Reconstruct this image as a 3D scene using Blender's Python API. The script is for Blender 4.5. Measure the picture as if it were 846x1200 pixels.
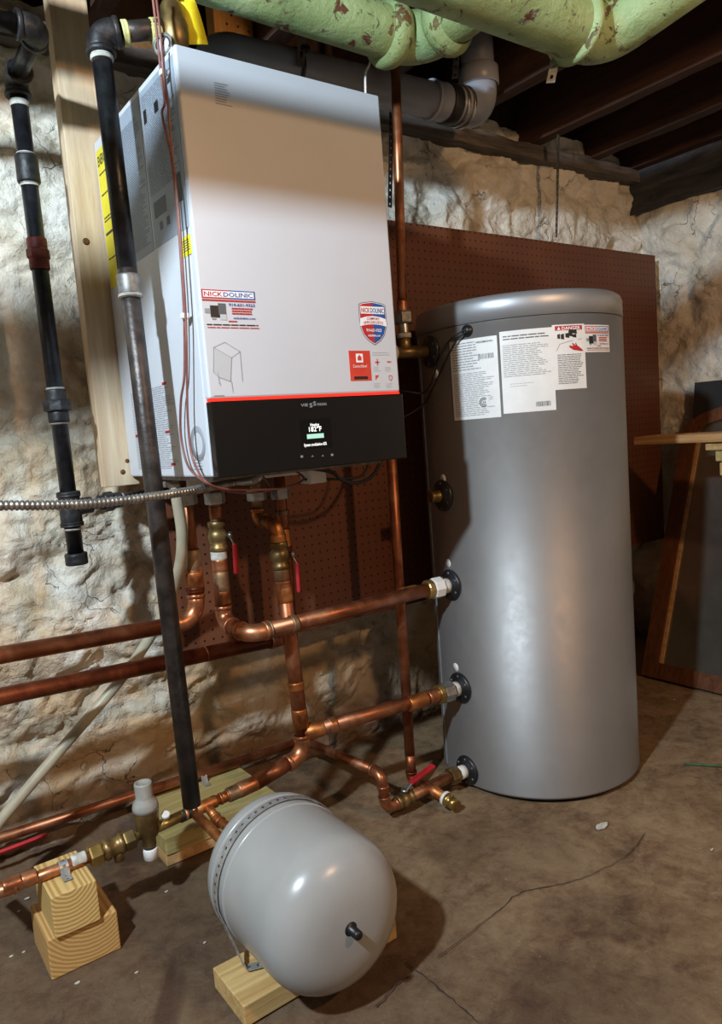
import bpy, bmesh, math, random
import numpy as np
from mathutils import Vector, Matrix, noise
random.seed(7)
for o in list(bpy.data.objects): bpy.data.objects.remove(o)
SC = bpy.context.scene
COL = SC.collection
V = Vector
PI = math.pi

# ---------------------------------------------------------------- camera
IW, IH = 846, 1200
FOC = 860.45
YAW, PITCH, ROLL = 0.6222, -0.10782, -0.077595
CAM = V((-0.58087, -1.73654, 1.0341))
_f = V((math.sin(YAW)*math.cos(PITCH), math.cos(YAW)*math.cos(PITCH), math.sin(PITCH)))
_r = V((math.cos(YAW), -math.sin(YAW), 0)); _u = _r.cross(_f)
CR = _r*math.cos(ROLL) + _u*math.sin(ROLL)
CU = -_r*math.sin(ROLL) + _u*math.cos(ROLL)
CF = _f
cd = bpy.data.cameras.new('camera'); cam = bpy.data.objects.new('camera', cd); COL.objects.link(cam)
m = Matrix((CR, CU, -CF)).transposed().to_4x4(); m.translation = CAM
cam.matrix_world = m
cd.sensor_fit = 'VERTICAL'; cd.sensor_height = 36.0; cd.lens = FOC/IH*36.0
cd.clip_start = 0.01
SC.camera = cam

# ---------------------------------------------------------------- light
w = bpy.data.worlds.new('world'); SC.world = w; w.use_nodes = True
bg = w.node_tree.nodes['Background']; bg.inputs[0].default_value = (1.0, .78, .6, 1); bg.inputs[1].default_value = .15
def lamp(name, loc, power, color, rad):
    l = bpy.data.lights.new(name, 'POINT'); l.energy = power; l.color = color; l.shadow_soft_size = rad
    o = bpy.data.objects.new(name, l); COL.objects.link(o); o.location = loc; return o
lamp('cool_led_bulb', (-1.3, -1.32, 2.0), 225, (.72, .87, 1.0), .045)
lamp('warm_bulb', (.55, -2.55, 1.95), 62, (1.0, .60, .32), .06)
SC.view_settings.view_transform = 'Standard'; SC.view_settings.look = 'None'
SC.view_settings.gamma = 1; SC.view_settings.use_curve_mapping = False
SC.view_settings.exposure = 0.25

# ---------------------------------------------------------------- pixel helpers (a pixel gives a direction; a plane of the place gives the distance)
def ray(px, py): return CF + CR*((px-IW/2)/FOC) - CU*((py-IH/2)/FOC)
def at(px, py, X=None, Y=None, Z=None):
    d = ray(px, py)
    if X is not None: t = (X-CAM.x)/d.x
    elif Y is not None: t = (Y-CAM.y)/d.y
    else: t = (Z-CAM.z)/d.z
    return CAM + d*t

# ---------------------------------------------------------------- materials
MATS = {}
def lin(c):
    if isinstance(c, str):
        c = [int(c[i:i+2], 16)/255 for i in (0, 2, 4)]
        return tuple((x/12.92 if x <= .04045 else ((x+.055)/1.055)**2.4) for x in c) + (1,)
    return tuple(c) + (1,) if len(c) == 3 else tuple(c)
class NT:
    def __init__(s, name):
        s.m = bpy.data.materials.new(name); s.m.use_nodes = True; s.t = s.m.node_tree
        s.b = s.t.nodes['Principled BSDF']; MATS[name] = s.m
        s.co = s.t.nodes.new('ShaderNodeTexCoord').outputs['Object']
    def n(s, kind, **kw):
        x = s.t.nodes.new('ShaderNode'+kind)
        for k, v in kw.items():
            if k in x.inputs: s.set(x.inputs[k], v)
            else: setattr(x, k, v)
        return x
    def set(s, inp, v):
        if isinstance(v, bpy.types.NodeSocket): s.t.links.new(v, inp)
        else: inp.default_value = v
    def noise(s, scale, detail=6, rough=.55, dist=0, co=None, stretch=None):
        co = co or s.co
        if stretch:
            mp = s.n('Mapping'); s.set(mp.inputs['Vector'], co); mp.inputs['Scale'].default_value = stretch; co = mp.outputs[0]
        x = s.n('TexNoise'); s.set(x.inputs['Vector'], co)
        x.inputs['Scale'].default_value = scale; x.inputs['Detail'].default_value = detail
        x.inputs['Roughness'].default_value = rough; x.inputs['Distortion'].default_value = dist
        return x.outputs['Fac']
    def ramp(s, fac, stops):
        x = s.n('ValToRGB'); s.set(x.inputs[0], fac); e = x.color_ramp.elements
        while len(e) < len(stops): e.new(.5)
        for i, (p, c) in enumerate(stops): e[i].position = p; e[i].color = lin(c) if not isinstance(c, (int, float)) else (c, c, c, 1)
        return x.outputs[0]
    def mix(s, fac, a, b, mode='MIX'):
        x = s.n('MixRGB', blend_type=mode); s.set(x.inputs[0], fac)
        s.set(x.inputs[1], a if isinstance(a, bpy.types.NodeSocket) else lin(a)); s.set(x.inputs[2], b if isinstance(b, bpy.types.NodeSocket) else lin(b))
        return x.outputs[0]
    def math(s, op, a, b=0, c=None):
        x = s.n('Math', operation=op); s.set(x.inputs[0], a); s.set(x.inputs[1], b)
        if c is not None: s.set(x.inputs[2], c)
        return x.outputs[0]
    def bump(s, h, strength, dist=.01):
        x = s.n('Bump'); s.set(x.inputs['Height'], h); x.inputs['Strength'].default_value = strength; x.inputs['Distance'].default_value = dist
        s.t.links.new(x.outputs[0], s.b.inputs['Normal'])
    def out(s, col, rough=.5, metal=0, **kw):
        s.set(s.b.inputs['Base Color'], col if isinstance(col, bpy.types.NodeSocket) else lin(col))
        s.set(s.b.inputs['Roughness'], rough); s.set(s.b.inputs['Metallic'], metal)
        for k, v in kw.items(): s.set(s.b.inputs[k.replace('_', ' ')], v)
        return s.m
def simple(name, c1, c2=None, scale=20, rough=.5, metal=0, bump=0, bscale=None, lo=.4, hi=.65, stretch=None, **kw):
    t = NT(name); f = t.noise(scale, stretch=stretch)
    col = t.ramp(f, [(lo, c1), (hi, c2 or c1)])
    if bump: t.bump(t.noise(bscale or scale*2, 5, stretch=stretch), bump, .004)
    return t.out(col, rough, metal, **kw)
def emit(name, c, s):
    t = NT(name); t.out((0, 0, 0), .4); t.b.inputs['Emission Color'].default_value = lin(c); t.b.inputs['Emission Strength'].default_value = s; return t.m

def m_wall():
    t = NT('painted_rubble_stone')
    big = t.noise(2.2, 5, .6, .4); mid = t.noise(7, 8, .62, .8); fine = t.noise(38, 8, .65, .3)
    base = t.ramp(mid, [(.28, 'a99d84'), (.42, 'd9d2bf'), (.60, 'eae5d8')])
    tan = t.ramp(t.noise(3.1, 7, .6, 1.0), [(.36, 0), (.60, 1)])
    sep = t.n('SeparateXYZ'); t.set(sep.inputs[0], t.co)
    # old stains and dirt, with warm lamplight put into the tan lower down
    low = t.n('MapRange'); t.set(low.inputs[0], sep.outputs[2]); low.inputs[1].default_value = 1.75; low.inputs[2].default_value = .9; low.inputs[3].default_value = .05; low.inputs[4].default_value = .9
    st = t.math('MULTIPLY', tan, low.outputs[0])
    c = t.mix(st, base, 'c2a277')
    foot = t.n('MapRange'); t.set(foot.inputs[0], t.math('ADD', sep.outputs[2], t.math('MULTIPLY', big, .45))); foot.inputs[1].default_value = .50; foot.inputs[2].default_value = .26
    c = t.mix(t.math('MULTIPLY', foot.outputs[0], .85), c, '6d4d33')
    # cracks and holes where the paint is gone
    vo = t.n('TexVoronoi', feature='DISTANCE_TO_EDGE'); dv = t.n('Mapping'); 
    nz = t.n('TexNoise'); t.set(nz.inputs['Vector'], t.co); nz.inputs['Scale'].default_value = 5; nz.inputs['Detail'].default_value = 6
    mx = t.n('MixRGB'); mx.inputs[0].default_value = .22; t.set(mx.inputs[1], t.co); t.set(mx.inputs[2], nz.outputs['Color'])
    t.set(vo.inputs['Vector'], mx.outputs[0]); vo.inputs['Scale'].default_value = 7.5
    crack = t.ramp(vo.outputs['Distance'], [(.0, 1), (.007, 0)])
    gate = t.ramp(t.noise(5.3, 4), [(.53, 0), (.6, 1)])
    crack = t.math('MULTIPLY', crack, gate)
    chips = t.ramp(t.noise(13, 9, .7, 1.2), [(.655, 0), (.69, 1)])
    chips = t.math('MULTIPLY', chips, t.ramp(t.noise(2.7, 3), [(.47, 0), (.6, 1)]))
    c = t.mix(t.math('MULTIPLY', crack, .8), c, '4a3a2c')
    c = t.mix(t.math('MULTIPLY', chips, .75), c, '574837')
    h = t.math('ADD', t.math('MULTIPLY', mid, .8), t.math('MULTIPLY', fine, .55))
    h = t.math('SUBTRACT', h, t.math('MULTIPLY', t.math('MAXIMUM', crack, chips), .3))
    t.bump(h, 1.0, .020)
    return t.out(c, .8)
def m_floor():
    t = NT('stained_concrete')
    big = t.noise(1.6, 6, .6, .6); mid = t.noise(5.5, 9, .65, .5); fine = t.noise(60, 6, .7)
    c = t.ramp(mid, [(.28, '553e2c'), (.48, '7b6044'), (.70, '998060')])
    damp = t.ramp(big, [(.42, 0), (.56, 1)])
    sep = t.n('SeparateXYZ'); t.set(sep.inputs[0], t.co)
    near = t.n('MapRange'); t.set(near.inputs[0], sep.outputs[0]); near.inputs[1].default_value = .75; near.inputs[2].default_value = .15; near.inputs[3].default_value = .25; near.inputs[4].default_value = .95
    dk = t.math('MULTIPLY', t.math('MAXIMUM', t.math('SUBTRACT', 1, damp), t.math('MULTIPLY', near.outputs[0], .75)), near.outputs[0])
    rust = t.ramp(t.noise(2.9, 6, .6, 1), [(.55, 0), (.72, 1)])
    c = t.mix(t.math('MULTIPLY', rust, .5), c, '5e3a22')
    spk = t.ramp(fine, [(.66, 0), (.74, 1)]); c = t.mix(t.math('MULTIPLY', spk, .35), c, 'b5a58c')
    blot = t.ramp(t.noise(9, 8, .7, 1.5), [(.62, 0), (.70, 1)]); c = t.mix(t.math('MULTIPLY', blot, .6), c, '3a2b22')
    g = t.noise(24, 10, .75, .4); c = t.mix(t.ramp(g, [(.44, 0), (.62, .42)]), c, 'a8926f'); c = t.mix(t.ramp(g, [(.30, .5), (.44, 0)]), c, '33231a')
    tiny = t.noise(150, 4, .7); c = t.mix(t.ramp(tiny, [(.62, 0), (.70, .5)]), c, 'c0b090'); c = t.mix(t.ramp(tiny, [(.30, .5), (.38, 0)]), c, '261a13')
    c = t.mix(t.math('MULTIPLY', dk, .95), c, '3b2519')
    t.bump(t.math('ADD', mid, t.math('ADD', t.math('MULTIPLY', g, .6), t.math('MULTIPLY', fine, .3))), .6, .008)
    return t.out(c, t.ramp(big, [(.35, .55), (.6, .85)]), 0)
def m_copper(name, a, b, c_, rough=.34):
    t = NT(name)
    n1 = t.noise(14, 6, .6, .6); n2 = t.noise(60, 6, .7)
    c = t.ramp(n1, [(.34, a), (.52, b), (.70, c_)])
    dark = t.ramp(n2, [(.60, 0), (.72, 1)]); c = t.mix(t.math('MULTIPLY', dark, .55), c, '3c1f12')
    return t.out(c, t.ramp(n1, [(.3, rough), (.7, rough+.18)]), .85)
def m_green():
    t = NT('green_peeling_paint')
    n = t.noise(26, 8, .7, .6); c = t.ramp(t.noise(7, 6), [(.3, '70895a'), (.55, '8ca674'), (.75, 'a9bf92')])
    rust = t.ramp(n, [(.575, 0), (.615, 1)])
    c = t.mix(rust, c, '5b3320')
    yel = t.ramp(t.noise(5, 4), [(.5, 0), (.75, 1)]); c = t.mix(t.math('MULTIPLY', yel, .45), c, '8f8a45')
    t.bump(t.math('ADD', t.noise(30, 8, .7), t.math('MULTIPLY', rust, -.4)), .8, .008)
    return t.out(c, .45)
def m_peg():
    t = NT('brown_pegboard')
    sep = t.n('SeparateXYZ'); t.set(sep.inputs[0], t.co)
    def cell(s): 
        f = t.math('FRACT', t.math('DIVIDE', t.math('ADD', s, 5.0), .0254)); return t.math('SUBTRACT', f, .5)
    a = cell(sep.outputs[0]); b = cell(sep.outputs[2])
    d = t.math('SQRT', t.math('ADD', t.math('MULTIPLY', a, a), t.math('MULTIPLY', b, b)))
    hole = t.math('LESS_THAN', d, .125)
    c = t.ramp(t.noise(3, 5), [(.3, '5c3320'), (.7, '6f4128')])
    c = t.mix(hole, c, '0d0705')
    return t.out(c, .55)
def m_wood(name, a, b, stretch, rough=.6, scale=6, knots=None):
    t = NT(name)
    g = t.noise(scale, 8, .65, .8, stretch=stretch); g2 = t.noise(scale*5, 4, .6, .2, stretch=stretch)
    c = t.ramp(g, [(.32, a), (.62, b)]); c = t.mix(t.math('MULTIPLY', t.ramp(g2, [(.5, 0), (.7, 1)]), .35), c, a)
    t.bump(g2, .25, .003)
    return t.out(c, rough)
def m_rings(name, a, b, axis):
    t = NT(name); mp = t.n('Mapping'); t.set(mp.inputs['Vector'], t.co)
    mp.inputs['Location'].default_value = axis; mp.inputs['Scale'].default_value = (1, .05, 1)
    wv = t.n('TexWave', wave_type='RINGS', rings_direction='SPHERICAL'); t.set(wv.inputs['Vector'], mp.outputs[0])
    wv.inputs['Scale'].default_value = 38; wv.inputs['Distortion'].default_value = 2.6; wv.inputs['Detail'].default_value = 3; wv.inputs['Detail Scale'].default_value = .6
    c = t.ramp(wv.outputs['Color'], [(.25, a), (.75, b)])
    t.bump(wv.outputs['Color'], .15, .002)
    return t.out(c, .65)
def m_tank():
    t = NT('silver_tank_jacket')
    n = t.noise(3, 6); s = t.noise(34, 6, .7)
    c = t.ramp(n, [(.3, '85827f'), (.7, '93908d')])
    sc = t.ramp(t.noise(11, 8, .7, 1.5), [(.70, 0), (.78, 1)]); c = t.mix(t.math('MULTIPLY', sc, .35), c, 'bcb9b5')
    return t.out(c, t.ramp(s, [(.3, .46), (.7, .54)]), .62)
def m_mirror():
    t = NT('dusty_mirror_glass')
    return t.out(t.ramp(t.noise(5, 6, .6, 1), [(.3, '8a8478'), (.7, 'a29c90')]), t.ramp(t.noise(9, 6), [(.3, .08), (.7, .25)]), .8)
m_wall(); m_floor(); m_green(); m_peg(); m_tank(); m_mirror()
m_copper('copper', '7f4a30', 'a06344', 'b98663'); m_copper('copper_bright', '9c6040', 'b87a55', 'cf9c78', .3)
m_copper('copper_fitting', '7a4526', 'b9733f', 'd2a26a', .36); m_copper('copper_tarnished', '6b4a30', '96785a', 'b59b7a', .42)
m_copper('copper_dark', '5a2c1c', '80432a', '9c5c3c', .36)
simple('black_iron', '17171a', '2b2b2e', 30, .36, .35, .25, 90)
simple('worn_iron', '302a27', '4f4641', 24, .42, .5, .25, 90)
simple('iron_fitting', '1b1a1b', '343131', 40, .5, .3, .4, 80)
simple('thread_sealant', 'a8a49a', 'd0cdc3', 60, .7)
simple('yellow_sealant', 'a9a662', 'c8c58a', 60, .7)
simple('red_iron', '5c2017', '7e3325', 40, .55, .2, .3)
simple('white_enamel', 'c3c5ca', 'c8cace', 3, .38)
simple('black_gloss', '0c0b0b', '0f0e0e', 3, .22)
simple('screen_black', '060606', '080808', 3, .12)
simple('brass', '6f5a38', '9a8052', 26, .42, .8)
simple('brass_bright', '9a7f45', 'c2a566', 26, .32, .85)
simple('steel', '96938e', 'bdbab4', 40, .32, .9)
simple('galvanized', 'a9aaa8', 'c9c9c6', 60, .45, .7)
simple('galvanized_dark', '6c6a66', '8b8984', 60, .5, .6)
simple('tank_grey', '969490', 'a2a09b', 4, .28, 0)
simple('prv_grey', '8f8a80', 'a29d92', 30, .5)
simple('plastic_white', 'd9d7d0', 'e4e2dc', 20, .5)
simple('plastic_black', '101011', '18181a', 20, .4)
simple('rubber_black', '141415', '1e1e20', 30, .55)
simple('flange_black', '17181a', '24262a', 30, .38)
simple('pvc_grey', '868b95', '9095a0', 5, .38)
simple('pvc_ring', '9a9ea5', 'a4a8af', 5, .4)
simple('vinyl_hose', '9c927c', 'b3a98f', 12, .35)
simple('red_grip', '9d1a22', 'b8252c', 20, .42)
simple('wire_brown', '6e3f38', '8a5a50', 20, .45)
simple('yellow_tag', 'd8c91a', 'ece02c', 20, .55)
simple('label_yellow', 'd9c820', 'e3d32a', 20, .5)
simple('label_white', 'dcdcd8', 'e4e4e0', 20, .5)
simple('label_grey', '8c96a2', '98a2ae', 20, .5)
simple('label_red', 'c9392b', 'd34534', 20, .5)
simple('ink_red', 'b3262c', 'b3262c', 5, .5)
simple('ink_blue', '1f4f95', '1f4f95', 5, .5)
simple('ink_black', '1a1a1c', '1a1a1c', 5, .5)
simple('ink_grey', '8d9094', '8d9094', 5, .5)
simple('ink_dark_grey', '54585e', '54585e', 5, .5)
simple('ink_pale', 'b9bbbd', 'b9bbbd', 5, .5)
simple('ink_white', 'ececec', 'ececec', 5, .5)
simple('tank_lid', '9fa1a3', 'a9abad', 5, .44, .6)
simple('hair_crack', '2e2119', '3d2d22', 30, .9)
simple('pale_chip', 'b9b3a4', 'd4cfc2', 60, .8)
simple('lichen_green', '3f5a3a', '4c6a45', 60, .8)
emit('red_light_bar', 'ff2418', 2.2); emit('screen_text', 'f4f4f0', 1.4); emit('screen_bar', 'a9d9c4', 1.1); emit('screen_icon', 'a8a49e', .5)
m_wood('pine_stud', 'b99c7c', 'd8c2a2', (5, 5, .35)); m_wood('amber_stud', '9a6a30', 'c2914e', (5, 5, .35))
m_wood('old_joist', '2c1b13', '4d2f20', (5, .4, 5), .85); m_wood('subfloor_board', '20140e', '34221a', (4, .4, 4), .9)
m_wood('grey_sill', '3a342f', '6b635b', (.5, 4, 6), .85, 7); m_wood('dark_beam', '25262a', '4c4d50', (4, .6, 4), .8, 7)
m_wood('treated_wood', '8f7d48', 'b9a66c', (.4, 6, 6), .65, 8); m_wood('base_wood', 'a9824c', 'cfae74', (.4, 6, 6), .62, 8)
m_wood('shelf_wood', 'a87b4a', 'cda470', (6, .4, 6), .6, 8); m_wood('frame_wood', '4a2a18', '6f4428', (6, 6, .5), .42, 8)
m_wood('dark_panel', '1d1c1c', '2a2827', (3, 3, .6), .6, 4)
m_rings('block_rings', 'b08a4c', 'd2b272', (.01, 0, -.105)); m_rings('block_rings_low', 'ab8048', 'c79f62', (-.02, 0, -.13))

# ---------------------------------------------------------------- mesh helpers
class MB:
    def __init__(s): s.v = []; s.f = []; s.sm = []
    def add(s, vs, fs, smooth=True):
        b = len(s.v); s.v += [V(p) for p in vs]; s.f += [[i+b for i in q] for q in fs]; s.sm += [smooth]*len(fs); return s
    def box(s, lo, hi, bev=0):
        bm = bmesh.new(); bmesh.ops.create_cube(bm, size=1)
        lo = V(lo); hi = V(hi); c = (lo+hi)/2; d = hi-lo
        for v in bm.verts: v.co = V((v.co.x*d.x+c.x, v.co.y*d.y+c.y, v.co.z*d.z+c.z))
        if bev: bmesh.ops.bevel(bm, geom=bm.edges[:], offset=bev, segments=2, affect='EDGES', profile=.5)
        bmesh.ops.recalc_face_normals(bm, faces=bm.faces[:]); s.bm(bm); return s
    def bm(s, bm, smooth=False):
        bm.verts.index_update(); s.add([v.co.copy() for v in bm.verts], [[v.index for v in f.verts] for f in bm.faces], smooth); bm.free()
    def tube(s, path, rad, seg=14, caps=True):
        P = [V(p) for p in path]; n = len(P)
        R = rad if isinstance(rad, (list, tuple)) else [rad]*n
        T = []
        for i in range(n):
            d = P[min(i+1, n-1)]-P[max(i-1, 0)]
            T.append(d.normalized() if d.length > 1e-9 else V((0, 0, 1)))
        a = T[0].orthogonal().normalized(); vs = []; fs = []
        for i in range(n):
            a = (a - T[i]*a.dot(T[i]))
            a = a.normalized() if a.length > 1e-6 else T[i].orthogonal().normalized()
            b = T[i].cross(a)
            for k in range(seg):
                t = 2*PI*k/seg; vs.append(P[i] + (a*math.cos(t)+b*math.sin(t))*R[i])
        for i in range(n-1):
            for k in range(seg):
                k2 = (k+1) % seg; fs.append([i*seg+k, i*seg+k2, (i+1)*seg+k2, (i+1)*seg+k])
        s.add(vs, fs, True)
        if caps:
            b = len(s.v)-n*seg
            s.f.append([b+k for k in reversed(range(seg))]); s.f.append([b+(n-1)*seg+k for k in range(seg)]); s.sm += [False, False]
        return s
    def lathe(s, prof, p0, d, seg=28, caps=True):
        d = V(d).normalized(); p0 = V(p0)
        a = d.orthogonal().normalized(); b = d.cross(a); vs = []; fs = []; n = len(prof)
        for (r, h) in prof:
            for k in range(seg):
                t = 2*PI*k/seg; vs.append(p0 + d*h + (a*math.cos(t)+b*math.sin(t))*max(r, 1e-5))
        for i in range(n-1):
            for k in range(seg):
                k2 = (k+1) % seg; fs.append([i*seg+k, i*seg+k2, (i+1)*seg+k2, (i+1)*seg+k])
        s.add(vs, fs, True)
        if caps:
            q = len(s.v)-n*seg
            s.f.append([q+k for k in reversed(range(seg))]); s.f.append([q+(n-1)*seg+k for k in range(seg)]); s.sm += [False, False]
        return s
    def hexa(s, p0, d, r, h, n=6, rot=0):
        d = V(d).normalized(); p0 = V(p0); a = d.orthogonal().normalized(); b = d.cross(a); vs = []
        prof = [(r*.92, 0), (r, h*.12), (r, h*.88), (r*.92, h)]
        for (q, z) in prof:
            for k in range(n):
                t = 2*PI*k/n+rot; vs.append(p0+d*z+(a*math.cos(t)+b*math.sin(t))*q)
        fs = [[i*n+k, i*n+(k+1) % n, (i+1)*n+(k+1) % n, (i+1)*n+k] for i in range(3) for k in range(n)]
        fs += [list(reversed(range(n))), [3*n+k for k in range(n)]]
        return s.add(vs, fs, False)
    def strip(s, fn, L, wd, th=.0012, cell=.018, hole=.32):
        """perforated strap: fn(s, t) -> point, normal; square holes punched through"""
        n = max(2, int(L/cell)); cs = L/n
        cuts_s = []
        for i in range(n): cuts_s += [i*cs, i*cs+cs*(.5-hole/2), i*cs+cs*(.5+hole/2)]
        cuts_s.append(L); ts = [-wd/2, -wd*.17, wd*.17, wd/2]
        vs = []; 
        for a in cuts_s:
            for t in ts:
                p, nn = fn(a, t); vs.append(p+nn*th); vs.append(p)
        fs = []
        for i in range(len(cuts_s)-1):
            for j in range(3):
                if i % 3 == 1 and j == 1: continue
                q = lambda a, b, c: (a*4+b)*2+c
                fs.append([q(i, j, 0), q(i+1, j, 0), q(i+1, j+1, 0), q(i, j+1, 0)]); fs.append([q(i, j, 1), q(i, j+1, 1), q(i+1, j+1, 1), q(i+1, j, 1)])
            for j in (0, 3): fs.append([q(i, j, 0), q(i, j, 1), q(i+1, j, 1), q(i+1, j, 0)])
        return s.add(vs, fs, False)
def children_loc(p):
    l = V((0, 0, 0))
    while p is not None: l += p.location; p = p.parent
    return l
def obj(name, mb, mat, parent=None, origin=None):
    me = bpy.data.meshes.new(name)
    if parent is not None: off = children_loc(parent)
    elif origin is not None: off = V(origin)
    else:
        xs = [p.x for p in mb.v]; ys = [p.y for p in mb.v]; zs = [p.z for p in mb.v]
        off = V(((min(xs)+max(xs))/2, (min(ys)+max(ys))/2, min(zs)))
    me.from_pydata([p-off for p in mb.v], [], mb.f)
    me.polygons.foreach_set('use_smooth', mb.sm); me.update()
    me.materials.append(MATS[mat])
    o = bpy.data.objects.new(name, me); COL.objects.link(o)
    if parent is not None: o.parent = parent
    else: o.location = off
    return o
def tag(o, label, cat, group=None):
    o['label'] = label; o['category'] = cat
    if group: o['group'] = group
    return o
def thing(name, label, cat, loc, group=None):
    o = bpy.data.objects.new(name, None); COL.objects.link(o); o.location = V(loc); o.empty_display_size = .05
    return tag(o, label, cat, group)
def struct(o): o['kind'] = 'structure'; return o
def arc(pa, pc, pb, r, n=7):
    """fillet at corner pc between directions to pa and pb"""
    u = (V(pa)-V(pc)).normalized(); v = (V(pb)-V(pc)).normalized()
    ang = u.angle(v); 
    if ang > PI-.02: return [V(pc)]
    t = r/math.tan(ang/2); bis = (u+v).normalized(); cen = V(pc)+bis*(r/math.sin(ang/2))
    a = V(pc)+u*t-cen; b = V(pc)+v*t-cen; tot = a.angle(b); ax = a.cross(b).normalized()
    return [cen+Matrix.Rotation(tot*i/n, 3, ax) @ a for i in range(n+1)]
def smooth_path(pts, n=10):
    P = [V(p) for p in pts]; P = [P[0]*2-P[1]]+P+[P[-1]*2-P[-2]]; out = []
    for i in range(1, len(P)-2):
        for k in range(n):
            t = k/n; a, b, c, d = P[i-1:i+3]
            out.append(.5*((2*b)+(c-a)*t+(2*a-5*b+4*c-d)*t*t+(3*b-a-3*c+d)*t**3))
    out.append(P[-2]); return out
def run(parent, pts, r, mat='copper', fmat='copper_fitting', er=None, fit=1.14, ext=.012, collar=None, cmat=None, name='pipe'):
    """straight pipes between corner points, with an elbow (and its end collars) at every corner"""
    pts = [V(p) for p in pts]; er = er or r*1.7
    ends = []; n = len(pts)
    trim = [0]*n
    for i in range(1, n-1):
        u = (pts[i-1]-pts[i]).normalized(); v = (pts[i+1]-pts[i]).normalized(); ang = u.angle(v)
        trim[i] = er/math.tan(ang/2)
    for i in range(n-1):
        d = (pts[i+1]-pts[i]); L = d.length; d.normalize()
        a = pts[i]+d*trim[i]; b = pts[i+1]-d*trim[i+1]
        if (b-a).dot(d) > .002: obj(name, MB().tube([a, b], r, 18), mat, parent)
    for i in range(1, n-1):
        A = arc(pts[i-1], pts[i], pts[i+1], er, 8)
        u = (pts[i-1]-pts[i]).normalized(); v = (pts[i+1]-pts[i]).normalized()
        path = [A[0]+u*ext]+A+[A[-1]+v*ext]
        e = obj('elbow', MB().tube(path, r*fit, 18), fmat, parent)
        cl = collar or fit*1.1; cw = r*.55
        for q, dd in ((A[0]+u*ext, u), (A[-1]+v*ext, v)):
            obj('collar', MB().lathe([(r*cl*.93, -cw), (r*cl, -cw*.7), (r*cl, -cw*.1), (r*cl*.95, 0)], q, dd, 18), cmat or fmat, e)
def coupling(parent, p, d, r, L, mat='copper_fitting', k=1.14, name='coupling'):
    d = V(d).normalized(); p = V(p)-d*L/2
    return obj(name, MB().lathe([(r*k*.94, 0), (r*k, .003), (r*k*.985, L*.3), (r*k*.985, L*.7), (r*k, L-.003), (r*k*.94, L)], p, d, 20), mat, parent)
def nut(parent, p, d, r, h, mat='brass', name='nut', n=6):
    return obj(name, MB().hexa(V(p)-V(d).normalized()*h/2, d, r, h, n), mat, parent)
def ball_valve(parent, p, d, side, lev, r, L=.07, ll=.085, bmat='brass'):
    d = V(d).normalized(); side = V(side).normalized(); lev = V(lev).normalized(); p = V(p)
    b = obj('valve_body', MB().lathe([(r*1.25, -L/2), (r*1.38, -L/2+.003), (r*1.38, -L*.3), (r*1.15, -L*.27), (r*1.5, -L*.12), (r*1.58, 0), (r*1.5, L*.12), (r*1.15, L*.27), (r*1.38, L*.3), (r*1.38, L/2-.003), (r*1.25, L/2)], p, d, 20), bmat, parent)
    obj('valve_stem', MB().lathe([(.006, 0), (.006, r*1.75), (.010, r*1.75), (.010, r*1.75+.006), (.004, r*1.75+.008)], p, side, 12), 'steel', b)
    q = p+side*(r*1.75+.002); wv = d.cross(side) if abs(lev.dot(d)) > .5 else d
    wv = lev.cross(side).normalized()
    def slab(a, c, w, th):
        mb = MB(); a = V(a); c = V(c); t = (c-a).normalized(); nn = wv.cross(t).normalized()
        vs = [x+wv*sx*w/2+nn*sn*th/2 for x in (a, c) for sx, sn in ((-1, -1), (1, -1), (1, 1), (-1, 1))]
        bm = bmesh.new(); bv = [bm.verts.new(v_) for v_ in vs]
        for f in ([0, 1, 2, 3], [7, 6, 5, 4], [0, 4, 5, 1], [1, 5, 6, 2], [2, 6, 7, 3], [3, 7, 4, 0]): bm.faces.new([bv[i] for i in f])
        bmesh.ops.bevel(bm, geom=bm.edges[:], offset=th*.3, segments=2, affect='EDGES', profile=.5)
        bmesh.ops.recalc_face_normals(bm, faces=bm.faces[:])
        mb.bm(bm); return mb
    k = q+lev*.022+side*.010
    mb = slab(q-lev*.006, q+lev*.004, .016, .003); m2 = slab(q+lev*.002, k, .013, .003)
    mb.add(m2.v, m2.f, False)
    obj('lever', mb, 'steel', b)
    obj('lever_grip', slab(k-lev*.002, k+lev*ll, .017, .009), 'red_grip', b)
    return b

# ---------------------------------------------------------------- the room
def fbm(p, o=4, l=2.1, g=.5):
    a = 1; s = 0; q = V(p)
    for _ in range(o): s += a*noise.noise(q); q = q*l; a *= g
    return s
def cellbump(p):
    d, pts = noise.voronoi(p, distance_metric='DISTANCE', exponent=2.5)
    return min(d[1]-d[0], .5)
def wall_mesh(n1, n2, fn):
    mb = MB(); vs = [fn(i/n1, j/n2) for j in range(n2+1) for i in range(n1+1)]
    fs = [[j*(n1+1)+i, j*(n1+1)+i+1, (j+1)*(n1+1)+i+1, (j+1)*(n1+1)+i] for j in range(n2) for i in range(n1)]
    return mb.add(vs, fs, True)
def wb(u, v):
    x = -1.9+4.35*u; z = -.06+2.16*v
    q = V((x*2.3, z*3.4, 1.7)) + V((fbm((x*3, z*3, 5), 2), fbm((x*3, z*3, 9), 2), 0))*.35
    wx = x+.06*fbm((x*6, z*6, 21), 3); wz = z+.06*fbm((x*6, z*6, 31), 3)
    h = .030*min(cellbump(q), .35)/.35 + .020*fbm((x*3.5, z*5, 3), 4) + .014*(1-2*abs(noise.noise(V((wx*9, wz*16, 7))))) + .007*(1-2*abs(noise.noise(V((wx*22, wz*40, 17))))) + .004*fbm((x*60, z*70, 7), 2)
    y = .20 - h
    k_ = max(0, min(1, (.56-z)/.22)); y += .085*k_*k_*(3-2*k_)   # the stone foot of the wall stands further back than the wall above
    if x > 2.05: pass
    return (x, max(y, .072), z)
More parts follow.
